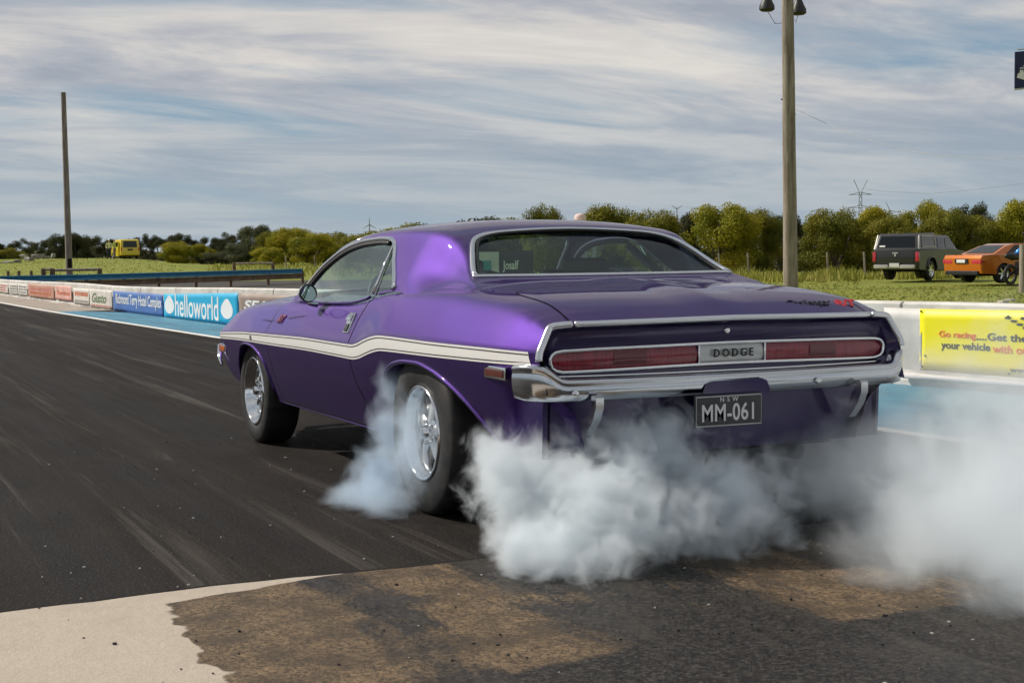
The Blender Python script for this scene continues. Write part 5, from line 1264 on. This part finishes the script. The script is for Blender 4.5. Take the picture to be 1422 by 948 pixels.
# orange coupe
m_orp = mat('orange_paint', (.62, .16, .008), .25, .2, 1.0)
cp = empty('parked_coupe', gz(1335, 47.5, -.04), facing(1335, 47), 'bright orange coupe parked beside the grey ute', 'coupe'); cp.scale = (.92,)*3
low = [(0, .55), (.04, .34), (.70, .30)] + arc_(1.02, .36, .34) + [(1.42, .24), (3.35, .24)] + arc_(3.78, .36, .34) + [(4.2, .26), (4.62, .32), (4.68, .52), (4.45, .72), (3.4, .90), (2.2, .96), (1.1, .98), (.5, .99), (.06, .96), (-.02, .85)]
hull('body', low, m_orp, cp, .91)
cbn = hull('cabin', [(.62, .97), (1.35, 1.26), (1.75, 1.345), (2.35, 1.35), (2.75, 1.27), (3.55, .90)], m_orp, cp, .80, taper=lambda x, z: 1.0 if z < 1.05 else .80)
mb = MB(); quad(mb, (.74, .66, 1.03), (.74, -.66, 1.03), (1.42, -.52, 1.292), (1.42, .52, 1.292)); mb.build('rear_window', m_glass_dark, cbn, fix=False)
for s_ in (-1, 1):
    mb = MB(); mb.add([(1.25, s_*.80, 1.02), (2.3, s_*.80, 1.00), (3.25, s_*.80, .98), (2.68, s_*.66, 1.25), (2.2, s_*.652, 1.31), (1.75, s_*.652, 1.29)], [(0, 1, 2, 3, 4, 5)]); mb.build('side_window', m_glass_dark, cbn, fix=False)
    mb = MB(); mb.box((.02, s_*.66, .74), (.08, .40, .14), bev=.03); mb.box((.10, s_*.87, .745), (.26, .08, .13), bev=.03); mb.build('tail_lamp', m_tl, cp, smooth=True, angle=40)
    small_wheel(cp, 1.02, s_*.895, .33, .22, s_); small_wheel(cp, 3.78, s_*.895, .33, .22, s_)
mb = MB(); mb.box((-.03, 0, .76), (.03, .62, .16), bev=.01); pr_ = mb.build('plate_recess', m_black, cp); mb = MB(); mb.box((-.055, 0, .76), (.02, .40, .11)); mb.build('number_plate', m_wpl, pr_)
mb = MB(); mb.box((.02, 0, .36), (.12, 1.55, .14), bev=.03); mb.build('rear_diffuser', m_black, cp); mb = MB(); mb.box((2.3, 0, .36), (4.3, 1.3, .22)); mb.build('underbody', m_dark, cp)
# motorbike with blue tank, mostly hidden by the post
mbk = empty('parked_motorbike', gz(1402, 46, -.06), facing(1402, 35), 'blue and black motorbike parked between the orange coupe and the stout post', 'motorbike')
for x in (0, 1.35): mb = MB(); mb.tube([(x+.27*math.cos(2*math.pi*i/20), 0, .31+.27*math.sin(2*math.pi*i/20)) for i in range(20)], .055, 8, closed=True); mb.build('wheel', m_tyre, mbk, smooth=True)
mb = MB(); mb.tube([(.35, 0, .95), (.6, 0, 1.0), (.95, 0, 1.02), (1.10, 0, .95)], [.10, .17, .17, .09], 10); mb.build('fuel_tank', mat('blue_tank', (.01, .20, .62), .3, .2, .8), mbk, smooth=True)
mb = MB(); mb.box((.68, 0, .50), (.55, .30, .42), bev=.06); mb.tube([(0, 0, .31), (.5, 0, .55), (1.0, 0, .8), (1.15, 0, .95)], .04, 8); mb.tube([(1.35, .06, .31), (1.08, .06, 1.0)], .03, 8); mb.build('engine_and_frame', m_dark, mbk, smooth=True)
mb = MB(); mb.tube([(-.25, 0, .88), (.05, 0, .86), (.38, 0, .86)], [.06, .12, .11], 8); mb.build('seat', m_black, mbk, smooth=True)
mb = MB(); mb.tube([(1.0, .34, 1.10), (1.06, .1, 1.08), (1.06, -.1, 1.08), (1.0, -.34, 1.10)], .02, 6); mb.build('handlebar', m_chrome, mbk)
# yellow van on the rise
m_vy = mat('van_yellow', (.72, .55, .02), .35, 0, .6)
vp = at(181, 358.5, 150); vp.z = terrain(vp.x, vp.y)-.02
van = empty('parked_van', vp, facing(181, -12), 'yellow van parked on the grassy rise with its side door open', 'van')
low = [(0, .45), (.75, .30)] + arc_(1.05, .36, .34) + [(1.5, .28), (3.6, .28)] + arc_(4.05, .36, .34) + [(4.7, .35), (4.85, .6), (4.7, .95), (4.2, 1.15), (3.5, 1.85), (3.2, 1.95), (.3, 1.98), (.12, 1.90), (0, 1.1)]
vb = hull('body', low, m_vy, van, .95, taper=lambda x, z: 1 if z < 1.2 else .93)
mb = MB(); quad(mb, (.01, .70, 1.18), (.01, -.70, 1.18), (.10, -.64, 1.80), (.10, .64, 1.80)); mb.v = [(x-.06, y, z) for x, y, z in mb.v]; mb.build('rear_window', m_glass_dark, vb, fix=False)
mb = MB(); mb.box((-.05, 0, .50), (.12, 1.8, .18), bev=.04); mb.build('rear_bumper', m_vy, van); mb = MB(); mb.box((-.04, 0, .95), (.03, .5, .14)); mb.build('plate_recess', m_black, van)
for s_ in (-1, 1):
    mb = MB(); mb.box((.0, s_*.87, 1.0), (.06, .11, .34), bev=.02); mb.build('tail_lamp', m_tl, van)
    small_wheel(van, 1.05, s_*.93, .33, .22, s_); small_wheel(van, 4.05, s_*.93, .33, .22, s_)
    mb = MB(); quad(mb, (.5, s_*.90, 1.22), (3.2, s_*.90, 1.22), (3.1, s_*.885, 1.75), (.55, s_*.885, 1.75)); mb.build('side_window', m_glass_dark, vb, fix=False)
mb = MB(); mb.box((1.2, 1.02, 1.05), (1.2, .07, 1.5), bev=.03); dd = mb.build('side_door', m_vy, van, smooth=True, angle=40); mb = MB(); quad(mb, (.7, 1.06, 1.25), (1.7, 1.06, 1.25), (1.7, 1.06, 1.7), (.7, 1.06, 1.7)); mb.build('window', m_glass_dark, dd)

# ------------------------------------------------------------------ people
def skin_body(joints, edges, radii, root, name, mats, pick, par):
    me = bpy.data.meshes.new(name); me.from_pydata([joints[k] for k in joints], [(list(joints).index(a), list(joints).index(b_)) for a, b_ in edges], [])
    o = bpy.data.objects.new(name, me); COL.objects.link(o); md = o.modifiers.new('skin', 'SKIN'); 
    sv_ = me.skin_vertices[0].data
    for i, k in enumerate(joints): r_ = radii[k]; sv_[i].radius = (r_, r_) if not isinstance(r_, tuple) else r_; sv_[i].use_root = (k == root)
    o.modifiers.new('sub', 'SUBSURF').levels = 2
    dg = bpy.context.evaluated_depsgraph_get(); dg.update(); m2 = bpy.data.meshes.new_from_object(o.evaluated_get(dg)); COL.objects.unlink(o); bpy.data.objects.remove(o)
    m2.name = name; m2.materials.clear()
    for m in mats: m2.materials.append(m)
    for p in m2.polygons: p.material_index = pick(p.center); p.use_smooth = True
    o = bpy.data.objects.new(name, m2); COL.objects.link(o); o.parent = par; return o
m_skin = mat('skin', (.48, .27, .19), .5)
def person(loc, rz_, label, shirt, trousers, cap, pose='stand', capshape=True):
    e = empty('person', loc, rz_, label, 'person')
    J = dict(pel=(0, 0, .95), wai=(0, 0, 1.10), che=(0, 0, 1.32), nec=(0, 0, 1.49), hd0=(.01, 0, 1.56), hd1=(.02, 0, 1.66), hd2=(.01, 0, 1.74),
             hl=(0, .10, .90), kl=(.03, .11, .50), al=(0, .12, .09), tl=(.14, .13, .04), hr=(0, -.10, .90), kr=(.03, -.12, .50), ar=(-.02, -.14, .09), tr=(.12, -.16, .04),
             sl=(0, .19, 1.42), el=(-.02, .25, 1.14), wl=(.12, .23, .92), nl=(.17, .22, .84), sr=(0, -.19, 1.42), er=(-.02, -.26, 1.14), wr=(.16, -.18, .98), nr=(.22, -.15, .93))
    if pose == 'bend':
        J.update(er=(.10, -.24, 1.16), wr=(.34, -.16, 1.20), nr=(.42, -.14, 1.22), el=(.08, .24, 1.15), wl=(.30, .18, 1.10), nl=(.38, .16, 1.08))
    Rr = dict(pel=(.15, .12), wai=(.14, .105), che=(.165, .12), nec=.058, hd0=.070, hd1=.092, hd2=.070, hl=.095, kl=.065, al=.045, tl=.040, hr=.095, kr=.065, ar=.045, tr=.040, sl=.062, el=.045, wl=.032, nl=.035, sr=.062, er=.045, wr=.032, nr=.035)
    E_ = [('pel', 'wai'), ('wai', 'che'), ('che', 'nec'), ('nec', 'hd0'), ('hd0', 'hd1'), ('hd1', 'hd2'), ('pel', 'hl'), ('hl', 'kl'), ('kl', 'al'), ('al', 'tl'), ('pel', 'hr'), ('hr', 'kr'), ('kr', 'ar'), ('ar', 'tr'), ('che', 'sl'), ('sl', 'el'), ('el', 'wl'), ('wl', 'nl'), ('che', 'sr'), ('sr', 'er'), ('er', 'wr'), ('wr', 'nr')]
    ms = [m_skin, mat('shirt', shirt, .8), mat('trousers', trousers, .8), m_dark]
    def pick(c):
        if c.z > 1.50: return 0
        if c.z < .10: return 3
        if c.z > 1.0 and abs(c.y) < .32 and c.x < .24: return 1
        if c.x > .12 and abs(c.y) > .09 and c.z > .7: return 0
        return 2 if c.z < .98 and abs(c.y) < .20 else 0
    skin_body(J, E_, Rr, 'pel', 'body', ms, pick, e)
    if cap:
        mb = MB(); mb.lathe([(.105, -.02), (.108, .03), (.095, .075), (.05, .105), (0, .112)], (.015, 0, 1.70), 'z', 20); mb.box((.13, 0, 1.69), (.12, .15, .015), bev=.005); mb.build('cap', mat('cap_cloth', cap, .8), e, smooth=True, angle=50)
    return e
pp_ = at(152, 366, 132); pp_.z = terrain(pp_.x, pp_.y); person(pp_, 2.9, 'person in pale yellow shirt and white cap standing by the yellow van', (.70, .70, .35), (.03, .03, .05), (.8, .8, .78), 'stand')
pp_ = at(159.5, 363.5, 134); pp_.z = terrain(pp_.x, pp_.y); person(pp_, 1.0, 'person in green yellow vest reaching towards the van door', (.50, .55, .12), (.16, .13, .12), None, 'bend')
hp = at(806, 303.5, 26.5); person((hp.x, hp.y, hp.z-1.72), 2.4, 'person in a pale pink cap, only the cap showing above the car roof', (.25, .25, .28), (.05, .05, .06), (.72, .56, .50), 'stand')
#@@SMOKE
# ------------------------------------------------------------------ tyre smoke
def smoke(name, lo, hi, blobs, dens, label, amp=(.9, .5), sc=(2.6, 8.5), gain=2.2, color=(.90, .94, 1.0), seed=0.0, step=.22, aniso=.15, rough=.62):
    m = bpy.data.materials.new(name); m.use_nodes = True; nt_ = m.node_tree; nt_.nodes.clear(); o_ = N(nt_, 'ShaderNodeOutputMaterial'); pv = N(nt_, 'ShaderNodeVolumePrincipled')
    pv.inputs['Color'].default_value = (*color, 1); pv.inputs['Anisotropy'].default_value = aniso; Lk(nt_, pv.outputs[0], o_.inputs['Volume'])
    g = N(nt_, 'ShaderNodeNewGeometry'); pos = g.outputs['Position']
    # domain warp so that the blobs break into billows
    wn = N(nt_, 'ShaderNodeTexNoise', i_Scale=3.2, i_Detail=3.0, i_Roughness=.55); off = N(nt_, 'ShaderNodeVectorMath', operation='ADD'); off.inputs[1].default_value = (seed, seed*.7, 0); Lk(nt_, pos, off.inputs[0]); Lk(nt_, off.outputs[0], wn.inputs['Vector'])
    ws = N(nt_, 'ShaderNodeVectorMath', operation='MULTIPLY_ADD'); ws.inputs[1].default_value = (.34,)*3; Lk(nt_, wn.outputs['Color'], ws.inputs[0])
    sb = N(nt_, 'ShaderNodeVectorMath', operation='SUBTRACT'); sb.inputs[1].default_value = (.17,)*3; Lk(nt_, pos, sb.inputs[0]); Lk(nt_, sb.outputs[0], ws.inputs[2]); q = ws.outputs[0]
    S = None
    for c, r_, wgt in blobs:
        a = N(nt_, 'ShaderNodeVectorMath', operation='SUBTRACT'); a.inputs[1].default_value = c; Lk(nt_, q, a.inputs[0])
        d = N(nt_, 'ShaderNodeVectorMath', operation='DIVIDE'); d.inputs[1].default_value = r_; Lk(nt_, a.outputs[0], d.inputs[0])
        l = N(nt_, 'ShaderNodeVectorMath', operation='LENGTH'); Lk(nt_, d.outputs[0], l.inputs[0])
        v = math_(nt_, 'MULTIPLY', math_(nt_, 'SUBTRACT', 1.0, l.outputs['Value']), wgt)
        S = v if S is None else math_(nt_, 'SMOOTH_MAX', S, v, .15)
    n1_ = N(nt_, 'ShaderNodeTexNoise', i_Scale=sc[0], i_Detail=2.0, i_Roughness=.5); Lk(nt_, off.outputs[0], n1_.inputs['Vector'])
    n2_ = N(nt_, 'ShaderNodeTexNoise', i_Scale=sc[1], i_Detail=6.0, i_Roughness=rough, i_Distortion=.8); Lk(nt_, off.outputs[0], n2_.inputs['Vector'])
    T = math_(nt_, 'ADD', S, math_(nt_, 'MULTIPLY_ADD', n1_.outputs['Fac'], amp[0], -amp[0]*.5)); T = math_(nt_, 'ADD', T, math_(nt_, 'MULTIPLY_ADD', n2_.outputs['Fac'], amp[1], -amp[1]*.5))
    # nothing where the shape itself has ended
    edge_ = math_(nt_, 'MULTIPLY_ADD', S, 4.0, 1.4, clamp=True)
    T = math_(nt_, 'MULTIPLY', T, gain, clamp=True); T = math_(nt_, 'POWER', T, 1.5); T = math_(nt_, 'MULTIPLY', T, edge_)
    Lk(nt_, math_(nt_, 'MULTIPLY', T, dens), pv.inputs['Density'])
    m.cycles.volume_step_rate = step; m.cycles.homogeneous_volume = False
    mb = MB(); mb.box([(a+b_)/2 for a, b_ in zip(lo, hi)], [b_-a for a, b_ in zip(lo, hi)]); o = mb.build('tyre_smoke', m); tag(o, label, 'smoke', 'smoke from the spinning tyres', 'stuff'); return o
smoke('smoke_dense', (-2.05, -.30, .012), (-.48, 1.30, .62), [((-.76, .85, .29), (.16, .16, .20), 1.0), ((-.98, .82, .22), (.28, .26, .26), 1.0), ((-1.20, .66, .18), (.38, .34, .25), 1.0), ((-1.02, .42, .28), (.30, .28, .25), .8), ((-1.34, .86, .08), (.34, .28, .15), 1.0), ((-1.28, .20, .16), (.32, .34, .22), .6)],
      18, 'dense white billowing smoke boiling out behind the left rear tyre', amp=(1.1, 1.9), sc=(4.0, 8.5), gain=2.0, seed=3.0, step=.30, aniso=0, color=(.915, .966, 1.0), rough=.70)
smoke('smoke_front', (-.30, .70, .012), (.70, 1.45, .70), [((.38, .87, .52), (.09, .10, .14), 1.0), ((.39, .88, .34), (.11, .12, .22), 1.0), ((.36, .96, .13), (.17, .18, .18), 1.0), ((.20, 1.06, .05), (.32, .22, .10), .9), ((.05, .97, .28), (.28, .08, .30), .55)],
      13, 'thin blue smoke rising in front of the left rear wheel', amp=(.5, 1.0), sc=(4.0, 9.0), gain=1.4, color=(.76, .88, 1.0), seed=8.0, step=.4, aniso=0, rough=.65)
smoke('smoke_drift', (-3.6, -3.4, .012), (-.20, .45, 1.0), [((-.62, -.60, .18), (.40, .60, .26), .5), ((-1.05, -.70, .22), (.50, .50, .30), 1.0), ((-1.60, -.60, .24), (.60, .58, .36), 1.0), ((-2.20, -.42, .20), (.66, .60, .38), 1.0), ((-2.70, -.22, .12), (.55, .46, .26), 1.0), ((-1.5, -1.3, .30), (.9, .85, .46), .6), ((-.9, -2.0, .14), (.9, 1.1, .38), .34)],
      3.3, 'broad cloud of pale smoke drifting off to the right behind the car', amp=(1.0, 1.7), sc=(2.1, 4.2), gain=1.7, seed=1.0, step=.22, aniso=0, color=(.915, .966, 1.0), rough=.62)
